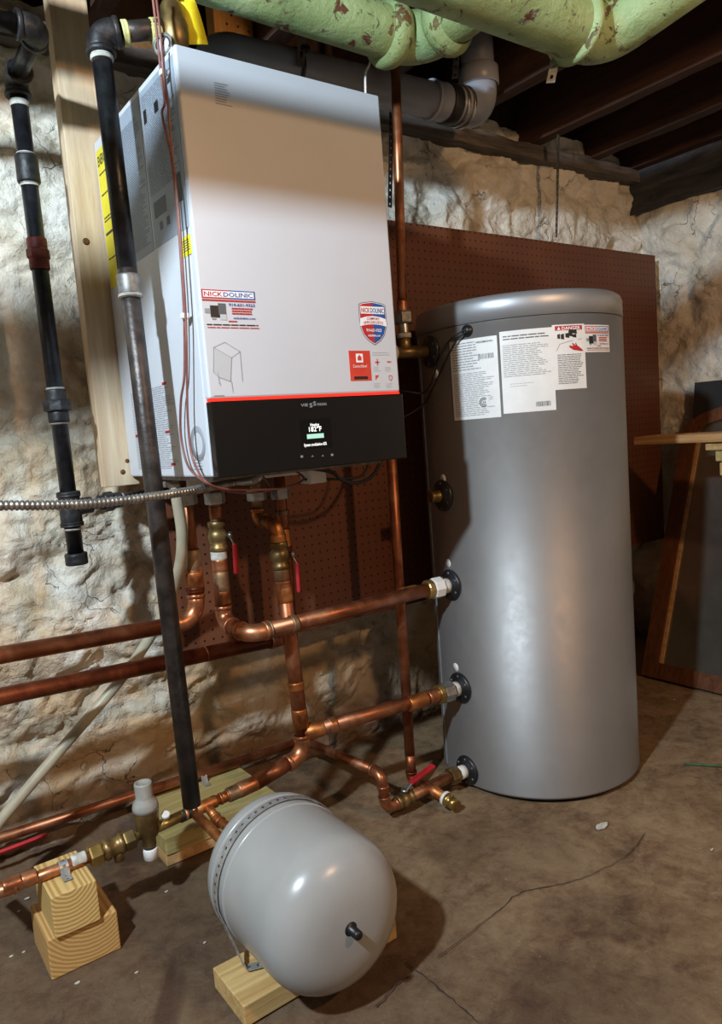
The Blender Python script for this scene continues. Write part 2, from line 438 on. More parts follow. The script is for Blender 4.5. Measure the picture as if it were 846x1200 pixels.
struct(obj('wall_back', wall_mesh(560, 290, wb), 'painted_rubble_stone', origin=(0, 0, 0)))
def wr(u, v):
    y = .26-3.0*u; z = -.06+2.16*v
    q = V((y*2.3, z*3.2, 7.7)) + V((fbm((y*3, z*3, 15), 2), fbm((y*3, z*3, 19), 2), 0))*.35
    wx = y+.06*fbm((y*6, z*6, 21), 3); wz = z+.06*fbm((y*6, z*6, 31), 3)
    h = .030*min(cellbump(q), .35)/.35 + .02*fbm((y*4, z*4, 13), 5) + .014*(1-2*abs(noise.noise(V((wx*9, wz*16, 9))))) + .007*(1-2*abs(noise.noise(V((wx*22, wz*40, 19)))))
    return (2.393-h, y, z)
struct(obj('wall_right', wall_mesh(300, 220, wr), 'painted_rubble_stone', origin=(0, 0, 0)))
def fl(u, v):
    x = -2.2+5.0*u; y = -3.6+4.0*v
    z = .006*fbm((x*2, y*2, 1), 4) - .004
    z *= min(1, abs(y+.2)*2+.25)
    m_ = max(0, min(1, (y-.16)/.10))*max(0, min(1, (.45-x)/.4)) ; z += .05*m_ + .02*m_*fbm((x*14, y*14, 4), 4)
    return (x, y, min(z, .0) if m_ == 0 else z)
floor = struct(obj('floor', wall_mesh(230, 190, fl), 'stained_concrete', origin=(0, 0, 0)))
# ceiling: subfloor boards above rough joists that run out from the back wall
ceil = struct(obj('ceiling', MB().box((-2.2, -3.6, 2.262), (2.6, .3, 2.30)), 'subfloor_board', origin=(0, 0, 2.262)))
struct(obj('trim_3', MB().box((-2.2, .2, 2.03), (2.6, .3, 2.27)), 'subfloor_board')); struct(obj('trim_4', MB().box((2.45, -3.5, 2.0), (2.6, .3, 2.27)), 'subfloor_board'))
xb = -1.4
while xb < 2.45:
    wd = .135+.02*random.random()
    obj('subfloor_board', MB().box((xb, -3.5, 2.240), (xb+wd-.006, .28, 2.263)), 'subfloor_board', ceil); xb += wd
def rough_beam(lo, hi, ax, n=40, amp=.006, seed=0):
    """beam along ax with uneven hewn faces"""
    lo = V(lo); hi = V(hi); mb = MB(); vs = []; oth = [i for i in range(3) if i != ax]
    ring = [(0, 0), (.33, 0), (.66, 0), (1, 0), (1, .33), (1, .66), (1, 1), (.66, 1), (.33, 1), (0, 1), (0, .66), (0, .33)]
    for i in range(n+1):
        t = i/n
        for (a, b) in ring:
            p = V((0, 0, 0)); p[ax] = lo[ax]+(hi[ax]-lo[ax])*t
            p[oth[0]] = lo[oth[0]]+(hi[oth[0]]-lo[oth[0]])*a; p[oth[1]] = lo[oth[1]]+(hi[oth[1]]-lo[oth[1]])*b
            d = fbm((p.x*9+seed, p.y*9, p.z*9+seed), 3)*amp
            p[oth[0]] += d*(1 if a > .5 else -1); p[oth[1]] += d*(1 if b > .5 else -1); vs.append(p)
    m_ = len(ring)
    fs = [[i*m_+k, i*m_+(k+1) % m_, (i+1)*m_+(k+1) % m_, (i+1)*m_+k] for i in range(n) for k in range(m_)]
    fs += [list(reversed(range(m_))), [n*m_+k for k in range(m_)]]
    return mb.add(vs, fs, False)
for i, x in enumerate((-1.16, -.76, -.36, .058, .478, .86, 1.27, 1.67, 2.02, 2.30)):
    obj('joist', rough_beam((x-.025, -3.4, 2.035), (x+.025, .2, 2.245), 1, 60, .004, i*3), 'old_joist', ceil)
struct(obj('trim_1', rough_beam((-1.85, .125, 1.985), (2.33, .25, 2.035), 0, 60, .008, 2), 'grey_sill', origin=(0, .1, 1.93)))
struct(obj('trim_2', rough_beam((2.325, -2.6, 1.865), (2.5, .2, 2.045), 1, 50, .008, 6), 'dark_beam', origin=(2.4, -1, 1.87)))
# cracks and a trowel joint in the concrete
def crack(pix, wd, mat='hair_crack'):
    P = smooth_path([at(x, y, Z=0) for x, y in pix], 8); mb = MB(); vs = []; fs = []
    for i, p in enumerate(P):
        d = (P[min(i+1, len(P)-1)]-P[max(i-1, 0)]).normalized(); nrm = V((-d.y, d.x, 0)); j = .004*fbm((p.x*60, p.y*60, 2), 2)
        ww = wd*(.45+.7*abs(fbm((p.x*40, p.y*40, 8), 2)))
        vs += [p+nrm*(j-ww)+V((0, 0, .0012)), p+nrm*(j+ww)+V((0, 0, .0012))]
        if i: fs.append([2*i-2, 2*i-1, 2*i+1, 2*i])
    obj('floor_crack', mb.add(vs, fs, False), mat, floor)
crack([(512, 1122), (545, 1098), (585, 1066), (612, 1046), (660, 1036), (700, 1022), (738, 1000), (756, 976)], .0014)
crack([(475, 1128), (500, 1147), (530, 1172), (560, 1198)], .0022)
crack([(440, 1180), (470, 1150), (484, 1142)], .0018)

# ---------------------------------------------------------------- pegboard and studs
tag(obj('pegboard', MB().box((.078, .055, .478), (2.305, .062, 1.668), .001), 'brown_pegboard'), 'large dark brown pegboard sheet on the wall behind the boiler and tank', 'pegboard')
tag(obj('wooden_stud', MB().box((-.062, .003, .952), (.022, .045, 2.06), .002), 'pine_stud'), 'pale pine stud with knots, standing beside the boiler flank', 'stud')
tag(obj('wooden_stud', MB().box((.335, .003, 1.30), (.445, .045, 2.2), .002), 'amber_stud'), 'amber wooden stud with nail holes, seen above the boiler top', 'stud')
for p in [at(140, 541, Y=.002), at(144, 553, Y=.002)]:
    pass
st = bpy.data.objects['wooden_stud']
for q, r_ in (((144, 553), .006), ((149, 540), .005), ((101, 283), .008)):
    p = at(*q, Y=.002); obj('knot', MB().lathe([(r_, 0), (r_*.6, .0006), (.0005, .0008)], p, (0, -1, 0), 12), 'frame_wood', st)
st2 = bpy.data.objects['wooden_stud.001']
for q in ((271, 18), (266, 28), (279, 31), (291, 37)):
    p = at(*q, Y=.002); obj('nail_hole', MB().lathe([(.003, 0), (.0005, .0006)], p, (0, -1, 0), 8), 'ink_black', st2)

# ---------------------------------------------------------------- printed labels: a map carries (u, v) on a face to the place
class Face:
    def __init__(s, f, inv): s.f = f; s.inv = inv
def planar(o, ux, uy, nrm):
    o = V(o); ux = V(ux); uy = V(uy); nrm = V(nrm)
    return lambda u, v, h=0: o+ux*u+uy*v+nrm*h
BZ, BH, BW, BD = .97, .76, .45, .48
front = planar((0, -BD, 0), (1, 0, 0), (0, 0, 1), (0, -1, 0))
left = planar((0, 0, 0), (0, -1, 0), (0, 0, 1), (-1, 0, 0))
def fpx(x, y): p = at(x, y, Y=-BD); return p.x, p.z
def lpx(x, y): p = at(x, y, X=0); return -p.y, p.z
TC = V((1.081, -.26)); TR = .290; TTOP = 1.355
def cyl(u, v, h=0):
    return V((TC.x+(TR+h)*math.cos(u/TR), TC.y+(TR+h)*math.sin(u/TR), v))
def tpx(x, y):
    d = ray(x, y); o = V((CAM.x-TC.x, CAM.y-TC.y)); a = d.x**2+d.y**2; b = 2*(o.x*d.x+o.y*d.y); c = o.dot(o)-TR*TR
    D = max(0, b*b-4*a*c); t = (-b-D**.5)/(2*a); p = CAM+d*t
    an = math.atan2(p.y-TC.y, p.x-TC.x)
    if an > 0: an -= 2*PI
    return an*TR, p.z
def patch(mp, u0, v0, u1, v1, h, th=None):
    mb = MB(); n = max(2, int(abs(u1-u0)/.012)); th = th if th else h
    vs = []
    for i in range(n+1):
        u = u0+(u1-u0)*i/n
        vs += [mp(u, v0, h), mp(u, v1, h), mp(u, v0, h-th), mp(u, v1, h-th)]
    fs = []
    for i in range(n):
        a = i*4; b = a+4
        fs += [[a, b, b+1, a+1], [a+2, a, b, b+2], [a+1, a+3, b+3, b+1]]
    fs += [[0, 1, 3, 2], [n*4, n*4+2, n*4+3, n*4+1]]
    mb.add(vs, fs, False); return mb
def polyp(mp, pts, h):
    return MB().add([mp(u, v, h) for u, v in pts], [list(range(len(pts)))], False)
_tc = {}
def text_mb(mp, s, u, v, size, h, width=None, bold=False, align='LEFT', extra=0):
    key = (s, bold)
    if key not in _tc:
        cu = bpy.data.curves.new('t', 'FONT'); cu.body = s; cu.size = 1; cu.resolution_u = 2
        if bold: cu.offset = .018
        o = bpy.data.objects.new('t', cu); COL.objects.link(o)
        dg = bpy.context.evaluated_depsgraph_get(); me = bpy.data.meshes.new_from_object(o.evaluated_get(dg))
        _tc[key] = ([p.co.copy() for p in me.vertices], [list(p.vertices) for p in me.polygons])
        bpy.data.objects.remove(o); bpy.data.meshes.remove(me)
    vs, fs = _tc[key]
    x0 = min(p.x for p in vs); x1 = max(p.x for p in vs); y0 = 0
    k = size/.73; kx = width/(x1-x0) if width else k
    W_ = (x1-x0)*kx; du = {'LEFT': 0, 'CENTER': -W_/2, 'RIGHT': -W_}[align]
    return MB().add([mp(u+du+(p.x-x0)*kx, v+p.y*k, h) for p in vs], fs, False)
def greek(mp, u0, u1, v1, v0, n, h, fill=.42, rag=.25):
    mb = MB(); st_ = (v1-v0)/n
    for i in range(n):
        y1 = v1-i*st_; y0 = y1-st_*fill; u = u0; end = u1-(u1-u0)*rag*random.random()
        while u < end-.002:
            L = min(end-u, (u1-u0)*random.uniform(.06, .2)); 
            q = patch(mp, u, y0, u+L, y1, h, .0001); mb.add(q.v, q.f, False); u += L+(u1-u0)*.018
    return mb

# ---------------------------------------------------------------- wall hung boiler
B = thing('gas_boiler', 'white wall-hung gas boiler with a black control panel and stickers', 'boiler', (.225, -.24, BZ))
zb = (fpx(247, 469)[1]+fpx(468, 461.5)[1])/2
obj('casing', MB().box((0, -BD+.022, BZ+.002), (BW, -.002, BZ+BH), .004), 'white_enamel', B)
cover = obj('front_cover', MB().box((0, -BD, zb+.004), (BW, -BD+.021, BZ+BH), .0035), 'white_enamel', B)
obj('light_bar', MB().box((.004, -BD+.0015, zb-.0005), (BW-.001, -BD+.02, zb+.0035)), 'red_light_bar', B)
panel = obj('control_panel', MB().box((.001, -BD-.004, BZ), (BW+.004, -BD+.02, zb-.001), .0025), 'black_gloss', B)
H1, H2, H3 = .0006, .0009, .0012
pf = planar((0, -BD-.004, 0), (1, 0, 0), (0, 0, 1), (0, -1, 0))
def pfx(x, y): p = at(x, y, Y=-BD-.004); return p.x, p.z
u0, v0 = pfx(354, 527); u1, v1 = pfx(387, 490)
scr = obj('screen', patch(pf, u0, v0, u1, v1, .0004), 'screen_black', panel)
u, v = pfx(368.5, 497.5); obj('screen_text', text_mb(pf, 'Heating', u, v-.003, .0062, .0007, .021, True, 'CENTER'), 'screen_text', panel)
u, v = pfx(369.5, 506); obj('screen_text', text_mb(pf, '182°F', u, v+.001, .0098, .0007, .030, True, 'CENTER'), 'screen_text', panel)
u, v = pfx(369.5, 511); obj('screen_bar', patch(pf, u-.020, v-.0045, u+.020, v+.0045, .0007, .0003), 'screen_bar', panel)
u, v = pfx(369.5, 520.5); obj('screen_text', text_mb(pf, 'System modulation 62%', u, v-.003, .006, .0007, .054, True, 'CENTER'), 'screen_text', panel)
for (x, y) in ((353.5, 535), (366, 534.5), (378, 534), (389, 533)):
    u, v = pfx(x, y)
    mb = polyp(pf, [(u-.003, v-.002), (u, v+.002), (u+.003, v-.002), (u, v-.0008)], .0006) if 360 < x < 380 else patch(pf, u-.0028, v-.0022, u+.0028, v+.0022, .0006, .0002)
    obj('touch_icon', mb, 'screen_icon', panel)
u, v = pfx(367.5, 474.5); vm = text_mb(pf, 'VIE', u-.0305, v-.002, .0056, .0006, .017, True); q = text_mb(pf, 'MANN', u+.0085, v-.002, .0056, .0006, .022, True); vm.add(q.v, q.f, False)
q = text_mb(pf, 'S', u-.0105, v-.0045, .0085, .0006, .0075, True); vm.add(q.v, q.f, False); q = text_mb(pf, 'S', u-.0015, v-.0015, .0085, .0006, .0075, True); vm.add(q.v, q.f, False)
obj('brand_lettering', vm, 'ink_grey', panel)
# contractor sticker
def contractor(parent, mp, U0, V0, U1, V1, h, sheet):
    W_ = U1-U0; H_ = V1-V0
    P = lambda a, b: (U0+W_*a, V0+H_*b)
    if sheet: st_ = obj('contractor_sticker', patch(mp, U0-W_*.05, V0-H_*.04, U1+W_*.04, V1+H_*.05, h), 'label_white', parent)
    else: st_ = parent
    def pt(nm, a0, b0, a1, b1, mat, hh):
        u0, v0 = P(a0, b0); u1, v1 = P(a1, b1); return obj(nm, patch(mp, u0, v0, u1, v1, hh, .0002), mat, st_)
    pt('logo_frame', 0, .78, .5, 1, 'ink_red', h+.0003); pt('logo_frame', .5, .78, 1, 1, 'ink_blue', h+.0003)
    pt('logo_field', .025, .81, .975, .97, 'ink_white', h+.0005)
    u, v = P(.04, .835); obj('logo_lettering', text_mb(mp, 'NICK', u, v, H_*.115, h+.0008, W_*.34, True), 'ink_red', st_)
    u, v = P(.395, .835); obj('logo_lettering', text_mb(mp, 'DOLINIC', u, v, H_*.115, h+.0008, W_*.56, True), 'ink_blue', st_)
    pt('red_band', .0, .71, 1, .755, 'ink_red', h+.0003)
    u, v = P(.48, .60); obj('phone_lettering', text_mb(mp, '914-631-9323', u, v, H_*.075, h+.0004, W_*.5, True), 'ink_blue', st_)
    for i, wds in enumerate((.40, .38, .40)):
        u, v = P(.53, .52-.065*i); obj('red_print', greek(mp, u, u+W_*wds, v+H_*.04, v, 1, h+.0004, 1, .02), 'ink_red', st_)
    u, v = P(.55, .27); obj('web_lettering', text_mb(mp, 'nickdolinic.com', u, v, H_*.055, h+.0004, W_*.42, True), 'ink_blue', st_)
    # little picture of boiler and tank equipment
    for (a0, b0, a1, b1, mm) in ((.03, .40, .13, .52, 'ink_grey'), (.13, .30, .30, .60, 'ink_black'), (.28, .38, .42, .66, 'ink_dark_grey'), (.30, .24, .42, .38, 'ink_pale'), (.15, .24, .22, .30, 'ink_grey')):
        pt('equipment_picture', a0, b0, a1, b1, mm, h+.0004+.0001*a0)
    u, v = P(.45, .19); obj('red_print', greek(mp, u, u+W_*.16, v+H_*.035, v, 1, h+.0004, 1, .02), 'ink_red', st_)
    u, v = P(.04, .10); obj('fine_print', greek(mp, u, u+W_*.98, v+H_*.03, v, 1, h+.0004, 1, .01), 'ink_black', st_)
    u, v = P(.05, .03); obj('red_print', greek(mp, u, u+W_*.98, v+H_*.025, v, 1, h+.0004, 1, .01), 'ink_red', st_)
a = fpx(240, 385.5); b = fpx(298, 342)
contractor(cover, front, a[0], a[1], b[0], b[1], .0004, False)
# QR plate print at the top, small assembly drawing, shield, red app card, icons
u, v = fpx(252, 111); obj('fine_print', greek(front, u, u+.034, v+.022, v-.018, 9, H1, .4, .5), 'ink_grey', cover)
def line(mp, pts, wd, h):
    mb = MB()
    for (a, b) in zip(pts[:-1], pts[1:]):
        a = V(a); b = V(b); d = (b-a).normalized(); nn = V((-d.y, d.x))*wd/2
        mb.add([mp(*(a+nn), h), mp(*(a-nn), h), mp(*(b-nn), h), mp(*(b+nn), h)], [[0, 1, 2, 3]], False)
    return mb
F = lambda *ps: [fpx(*p) for p in ps]
obj('drawing_panel', polyp(front, F((250, 407), (250, 436), (256, 442), (270, 447), (271, 419)), H1), 'ink_pale', cover)
mb = MB()
for pl in ([(250, 407), (263, 401), (281, 412), (271, 419), (250, 407)], [(250, 407), (250, 436), (256, 442), (270, 447), (271, 419)], [(281, 412), (284, 447)], [(258, 449), (258, 452)], [(255, 436), (257, 450)], [(271, 447), (273, 460)]):
    q = line(front, F(*pl), .0008, H2); mb.add(q.v, q.f, False)
obj('drawing_lines', mb, 'ink_grey', cover)
u, v = fpx(437, 377)
SH = [(-.040, .040), (-.030, .044), (0, .048), (.030, .044), (.040, .040), (.041, .012), (.040, -.012), (.032, -.032), (.018, -.046), (0, -.056), (-.018, -.046), (-.032, -.032), (-.040, -.012), (-.041, .012)]
sk = .82
sh = obj('shield_sticker', polyp(front, [(u+x*sk*1.07, v+y*sk*1.07) for x, y in SH], H1), 'ink_dark_grey', cover)
obj('shield_border', polyp(front, [(u+x*sk*1.03, v+y*sk*1.03) for x, y in SH], H1+.0002), 'ink_white', sh)
obj('shield_field', polyp(front, [(u+x*sk, v+y*sk) for x, y in [(0, .048), (0, -.056), (-.018, -.046), (-.032, -.032), (-.040, -.012), (-.041, .012), (-.040, .040), (-.03, .044)]], H1+.0004), 'ink_red', sh)
obj('shield_field', polyp(front, [(u+x*sk, v+y*sk) for x, y in [(0, .048), (.03, .044), (.040, .040), (.041, .012), (.040, -.012), (.032, -.032), (.018, -.046), (0, -.056)]], H1+.0004), 'ink_blue', sh)
obj('shield_logo_field', patch(front, u-.031, v+.016, u+.031, v+.031, H1+.0006, .0002), 'ink_white', sh)
obj('shield_lettering', text_mb(front, 'NICK', u-.0295, v+.0185, .010, H1+.0009, .022, True), 'ink_red', sh)
obj('shield_lettering', text_mb(front, 'DOLINIC', u-.006, v+.0185, .010, H1+.0009, .0355, True), 'ink_blue', sh)
obj('shield_banner', polyp(front, [(u-.036, v-.010), (u-.034, v+.006), (u-.018, v+.010), (u, v+.0115), (u+.018, v+.010), (u+.034, v+.006), (u+.036, v-.010), (u+.018, v-.0065), (u, v-.0055), (u-.018, v-.0065)], H1+.0006), 'ink_white', sh)
arcf = lambda uu, vv, h=0: front(uu, vv-(uu-u)**2*3.0, h)
obj('shield_lettering', text_mb(arcf, 'COMFORT', u, v+.0035, .0055, H1+.0009, .034, True, 'CENTER'), 'ink_red', sh)
obj('shield_lettering', text_mb(arcf, 'SPECIALISTS', u, v-.0038, .0055, H1+.0009, .052, True, 'CENTER'), 'ink_red', sh)
obj('shield_lettering', text_mb(front, '914-631-9323', u, v-.021, .0065, H1+.0009, .040, True, 'CENTER'), 'ink_white', sh)
obj('shield_lettering', text_mb(front, 'nickdolinic.com', u, v-.031, .005, H1+.0009, .032, True, 'CENTER'), 'ink_white', sh)
a = fpx(411, 446.5); b = fpx(432, 411)
card = obj('app_card', patch(front, a[0], a[1], b[0]+.002, b[1], H1), 'label_red', cover)
cu_, cv_ = (a[0]+b[0])/2, a[1]+(b[1]-a[1])*.77
obj('app_icon', polyp(front, [(cu_-.009, cv_-.010), (cu_+.009, cv_-.010), (cu_+.009, cv_+.008), (cu_-.009, cv_+.008)], H2), 'ink_white', card)
obj('app_icon', polyp(front, [(cu_-.005, cv_-.006), (cu_+.005, cv_-.006), (cu_+.005, cv_+.001), (cu_, cv_+.006), (cu_-.005, cv_+.001)], H3), 'label_red', card)
obj('app_lettering', text_mb(front, 'ConnectNow!', cu_, a[1]+(b[1]-a[1])*.44, .0065, H2, .036, False, 'CENTER'), 'ink_white', card)
obj('card_strip', patch(front, cu_-.017, a[1]+.003, cu_+.018, a[1]+.009, H2, .0002), 'ink_black', card)
for (x, y) in ((442, 424.5), (456, 424)):
    uu, vv = fpx(x, y); obj('red_icon', polyp(front, [(uu-.006, vv-.0015), (uu+.004, vv-.0015), (uu+.006, vv+.001), (uu-.006, vv+.0015)], H1), 'label_red', cover)
uu, vv = fpx(442, 424.5); obj('red_icon', patch(front, uu-.001, vv-.007, uu+.001, vv+.007, H1, .0002), 'label_red', cover)
uu, vv = fpx(442, 442.5); obj('red_icon', polyp(front, [(uu-.005, vv+.005), (uu+.005, vv+.005), (uu-.005, vv-.005)], H1), 'label_red', cover)
uu, vv = fpx(457.5, 443); obj('red_icon', line(front, [(uu-.004, vv+.005), (uu+.004, vv+.005), (uu+.004, vv-.001), (uu, vv-.006), (uu-.004, vv-.001), (uu-.004, vv+.005)], .0013, H1), 'label_red', cover)
uu, vv = fpx(436, 415.5); obj('fine_print', greek(front, uu, uu+.05, vv+.005, vv-.004, 2, H1, .4, .2), 'ink_pale', cover)
for (x, y) in ((437.5, 433), (451, 433), (438, 452), (452, 452)):
    uu, vv = fpx(x, y); obj('fine_print', greek(front, uu, uu+.02, vv+.005, vv-.006, 3, H1, .35, .3), 'ink_pale', cover)
uu, vv = fpx(250.5, 464); obj('fine_print', greek(front, uu, uu+.022, vv+.001, vv-.001, 1, H1, .9, .1), 'ink_grey', cover)
# left flank: grey instruction sheets, yellow energy guide, yellow tab, printed chart, round mark
casing = bpy.data.objects['casing']
def lp(x, y): return lpx(x, y)
vt = lp(203, 70)[1]
top_v = BZ+BH-.012
g0 = lp(150, 300)
def sheet(nm, u0, v0, u1, v1, mat, h=H1): return obj(nm, patch(left, u0, v0, u1, v1, h), mat, casing)
ue = {}
sheet('instruction_sheet', .300, 1.425, .468, top_v, 'label_grey'); sheet('instruction_sheet', .170, 1.425, .293, top_v, 'label_grey')
obj('fine_print', greek(left, .306, .462, top_v-.012, 1.52, 46, H2, .4, .3), 'ink_dark_grey', casing)
obj('fine_print', greek(left, .178, .286, top_v-.03, 1.44, 56, H2, .4, .3), 'ink_dark_grey', casing)
for (a0, b0, a1, b1) in ((.315, 1.478, .375, 1.508), (.43, 1.475, .452, 1.525), (.335, 1.452, .350, 1.467), (.37, 1.452, .385, 1.467), (.365, 1.655, .385, 1.675), (.31, 1.655, .325, 1.68)):
    obj('pictogram', patch(left, a0, b0, a1, b1, H2, .0002), 'ink_black', casing)
sheet('energy_guide', .012, 1.405, .130, top_v-.012, 'label_yellow')
obj('energy_guide_lettering', text_mb(left, 'ENERGYGUIDE', .018, 1.672, .022, H2, .106, True), 'ink_black', casing)
for vv_, n_ in ((1.655, 1), (1.61, 1), (1.56, 2), (1.47, 1)):
    obj('fine_print', greek(left, .02, .122, vv_, vv_-.007*n_, n_, H2, .5, .4), 'ink_black', casing)
obj('guide_bar', patch(left, .02, 1.52, .12, 1.526, H2, .0002), 'ink_black', casing)
sheet('yellow_tab', .428, 1.378, .468, 1.412, 'label_yellow')
obj('fine_print', greek(left, .432, .464, 1.406, 1.384, 5, H2, .4, .3), 'ink_dark_grey', casing)
a = lp(160, 555); b = lp(197, 447)
obj('printed_chart', greek(left, a[0]+.02, lp(200, 500)[0]+.03, lp(190, 452)[1], a[1]+.008, 40, H1, .35, .25), 'ink_grey', casing)
for (x, y) in ((196, 506), (161, 511), (203, 544), (192, 449.5)):
    uu, vv = lp(x, y); obj('chart_mark', patch(left, uu-.010, vv-.0028, uu+.014, vv+.0028, H1, .0002), 'ink_red', casing)
uu, vv = lp(232, 520)
obj('round_mark', MB().lathe([(.022, 0), (.034, 0), (.034, .0005), (.022, .0005)], left(uu, vv, 0), (-1, 0, 0), 30, False), 'ink_grey', casing)
obj('fine_print', greek(left, uu-.03, uu+.025, lp(233, 538)[1], lp(234, 553)[1], 4, H1, .35, .5), 'ink_grey', casing)
# underside rail, bracket and cable outlet
obj('bottom_rail', MB().box((.06, -.20, .944), (.40, -.185, .972), .002), 'plastic_white', B)
obj('bottom_plate', MB().box((.02, -.42, .962), (.43, -.02, .972), .002), 'galvanized_dark', B)
mb = MB().box((.365, -.215, .918), (.415, -.17, .972), .004); obj('cable_box', mb, 'plastic_white', B)
for x in (.10, .20, .30):
    obj('rail_screw', MB().lathe([(.004, 0), (.004, .002), (.001, .003)], (x, -.20, .957), (0, -1, 0), 10), 'ink_black', B)
# ---------------------------------------------------------------- storage tank
T = thing('storage_tank', 'tall silver cylindrical hot water tank with paper labels and side ports', 'water tank', (TC.x, TC.y, 0))
obj('base_ring', MB().lathe([(TR-.02, 0), (TR-.02, .016)], (TC.x, TC.y, 0), (0, 0, 1), 64), 'rubber_black', T)
ZS = TTOP-.064
tj = obj('jacket', MB().lathe([(TR-.012, .013), (TR+.0015, .013), (TR+.0015, .018), (TR, .02), (TR, ZS-.001), (TR-.004, ZS)], (TC.x, TC.y, 0), (0, 0, 1), 96), 'silver_tank_jacket', T)
obj('lid', MB().lathe([(TR-.004, ZS+.001), (TR+.001, ZS+.0025), (TR+.001, TTOP-.018), (TR-.004, TTOP-.006), (TR-.012, TTOP), (TR-.06, TTOP+.004), (.001, TTOP+.008)], (TC.x, TC.y, 0), (0, 0, 1), 96), 'tank_lid', T)
u, _ = tpx(492, 600)
obj('edge_highlight', MB().box((0, 0, 0), (.001, .001, .001)), 'galvanized_dark', T) if False else None
ue = math.radians(-208)*TR
obj('edge_highlight', patch(cyl, ue-.004, .02, ue+.004, ZS-.002, .0022), 'galvanized', T)  # bright strip standing in for the highlight along the tank's left edge
# ports down the side that faces the boiler
PORTZ = {'top': 1.239, 'spare': .842, 'supply': .590, 'return': .294, 'drain': .052}
PANG = {'top': 168.2, 'spare': 171.5, 'supply': 173.5, 'return': 176, 'drain': 177.5}
def port(nm, h=0):
    a_ = math.radians(PANG[nm]); return V((TC.x+(TR+h)*math.cos(a_), TC.y+(TR+h)*math.sin(a_), PORTZ[nm])), V((math.cos(a_), math.sin(a_), 0))
for nm in PORTZ:
    p, d = port(nm, -.004); fr = .044 if nm != 'drain' else .042
    fo = obj('port_flange', MB().lathe([(fr, 0), (fr, .008), (fr*.93, .012), (fr*.62, .013), (fr*.58, .017), (.020, .017)], p, d, 32), 'flange_black', T)
    sd = V((-d.y, d.x, 0))
    for k in range(6):
        a_ = PI/6+k*PI/3; q = p+d*.011+(sd*math.cos(a_)+V((0, 0, 1))*math.sin(a_))*fr*.78
        obj('flange_screw', MB().lathe([(.004, 0), (.004, .002), (.001, .0025)], q, d, 8), 'galvanized_dark', fo)
for (x, y) in ((510.5, 438), (519, 561), (525, 660), (534, 782), (544, 891)):
    u, v = tpx(x, y); c_ = cyl(u, v); d = V((math.cos(u/TR), math.sin(u/TR), 0))
    obj('port_dot_sticker', MB().lathe([(.0125, -.001), (.0125, .0008), (.001, .001)], c_, d, 20), 'label_white', T)
p, d = port('spare', .010); obj('spare_nipple', MB().lathe([(.017, 0), (.017, .012), (.0155, .013), (.0165, .016), (.0155, .018), (.0165, .021), (.0155, .023), (.0165, .026), (.0155, .034)], p, d, 24), 'brass', T)
# labels on the jacket
def tl(nm, x0, y0, x1, y1, mat='label_white'):
    a = tpx(x0, y0); b = tpx(x1, y1); return a[0], b[1], b[0], a[1]
# each rectangle: angles from its left and right edges, heights from its middle column
def trect(xl, yl, xr, yr, ybl):
    u0, vtop = tpx(xl, yl); u1, vtop2 = tpx(xr, yr); _, vb = tpx(xl+6, ybl); return u0, u1, (vtop+vtop2)/2, vb
u0, u1, vt, vb = trect(527, 402, 582, 392, 493)
L1 = obj('spec_label', patch(cyl, u0, vb, u1, vt, .0008), 'label_white', T)
obj('label_lettering', text_mb(cyl, 'VIESSMANN', u0+(u1-u0)*.58, vt-.014, .005, .0012, (u1-u0)*.34, True), 'ink_black', L1)
obj('fine_print', greek(cyl, u0+.006, u1-.03, vt-.008, vb+(vt-vb)*.60, 11, .0011, .35, .45), 'ink_grey', L1)
obj('fine_print', greek(cyl, u0+.006, u1-.008, vb+(vt-vb)*.58, vb+(vt-vb)*.03, 24, .0011, .35, .3), 'ink_grey', L1)
mb = MB()
for i in range(14):
    x = u0+(u1-u0)*.62+i*(u1-u0)*.022; q = patch(cyl, x, vt-.055, x+(u1-u0)*random.choice((.008, .014)), vt-.042, .0012, .0003); mb.add(q.v, q.f, False)
obj('barcode', mb, 'ink_dark_grey', L1)
cu_, cv_ = u0+(u1-u0)*.68, vb+(vt-vb)*.20
obj('cert_mark_field', patch(cyl, cu_-.013, cv_-.012, cu_+.014, cv_+.012, .0013, .0003), 'label_white', L1)
mb = MB(); 
for r_ in (.011, .007):
    q = line(lambda a_, b_, h: cyl(a_, b_, h), [(cu_+r_*math.cos(t), cv_+r_*math.sin(t)) for t in [math.radians(45+270*i/14) for i in range(15)]], .0022, .0017); mb.add(q.v, q.f, False)
q = text_mb(cyl, 'SA', cu_-.003, cv_-.003, .006, .0017, .010, True); mb.add(q.v, q.f, False)
obj('cert_mark', mb, 'ink_black', L1)
u0, u1, vt, vb = trect(585, 391, 647, 381.5, 485)
L2 = obj('notice_label', patch(cyl, u0, vb, u1, vt, .0008), 'label_white', T)
obj('fine_print', greek(cyl, u0+.008, u1-.01, vt-.012, vt-.026, 2, .0011, .4, .1), 'ink_dark_grey', L2)
obj('fine_print', greek(cyl, u0+.006, u1-.008, vt-.035, vb+(vt-vb)*.43, 17, .0011, .35, .3), 'ink_grey', L2)
obj('fine_print', greek(cyl, u0+.02, u0+.08, vb+(vt-vb)*.36, vb+(vt-vb)*.30, 2, .0011, .3, .3), 'ink_pale', L2)
mb = MB()
for i in range(16):
    x = u0+(u1-u0)*.62+i*(u1-u0)*.018; q = patch(cyl, x, vb+.012, x+(u1-u0)*random.choice((.007, .012)), vb+.024, .0012, .0003); mb.add(q.v, q.f, False)
obj('barcode', mb, 'ink_dark_grey', L2)
u0, u1, vt, vb = trect(646.5, 382, 684, 378.5, 457)
L3 = obj('danger_label', patch(cyl, u0, vb, u1, vt, .0008), 'label_white', T)
W_ = u1-u0; H_ = vt-vb
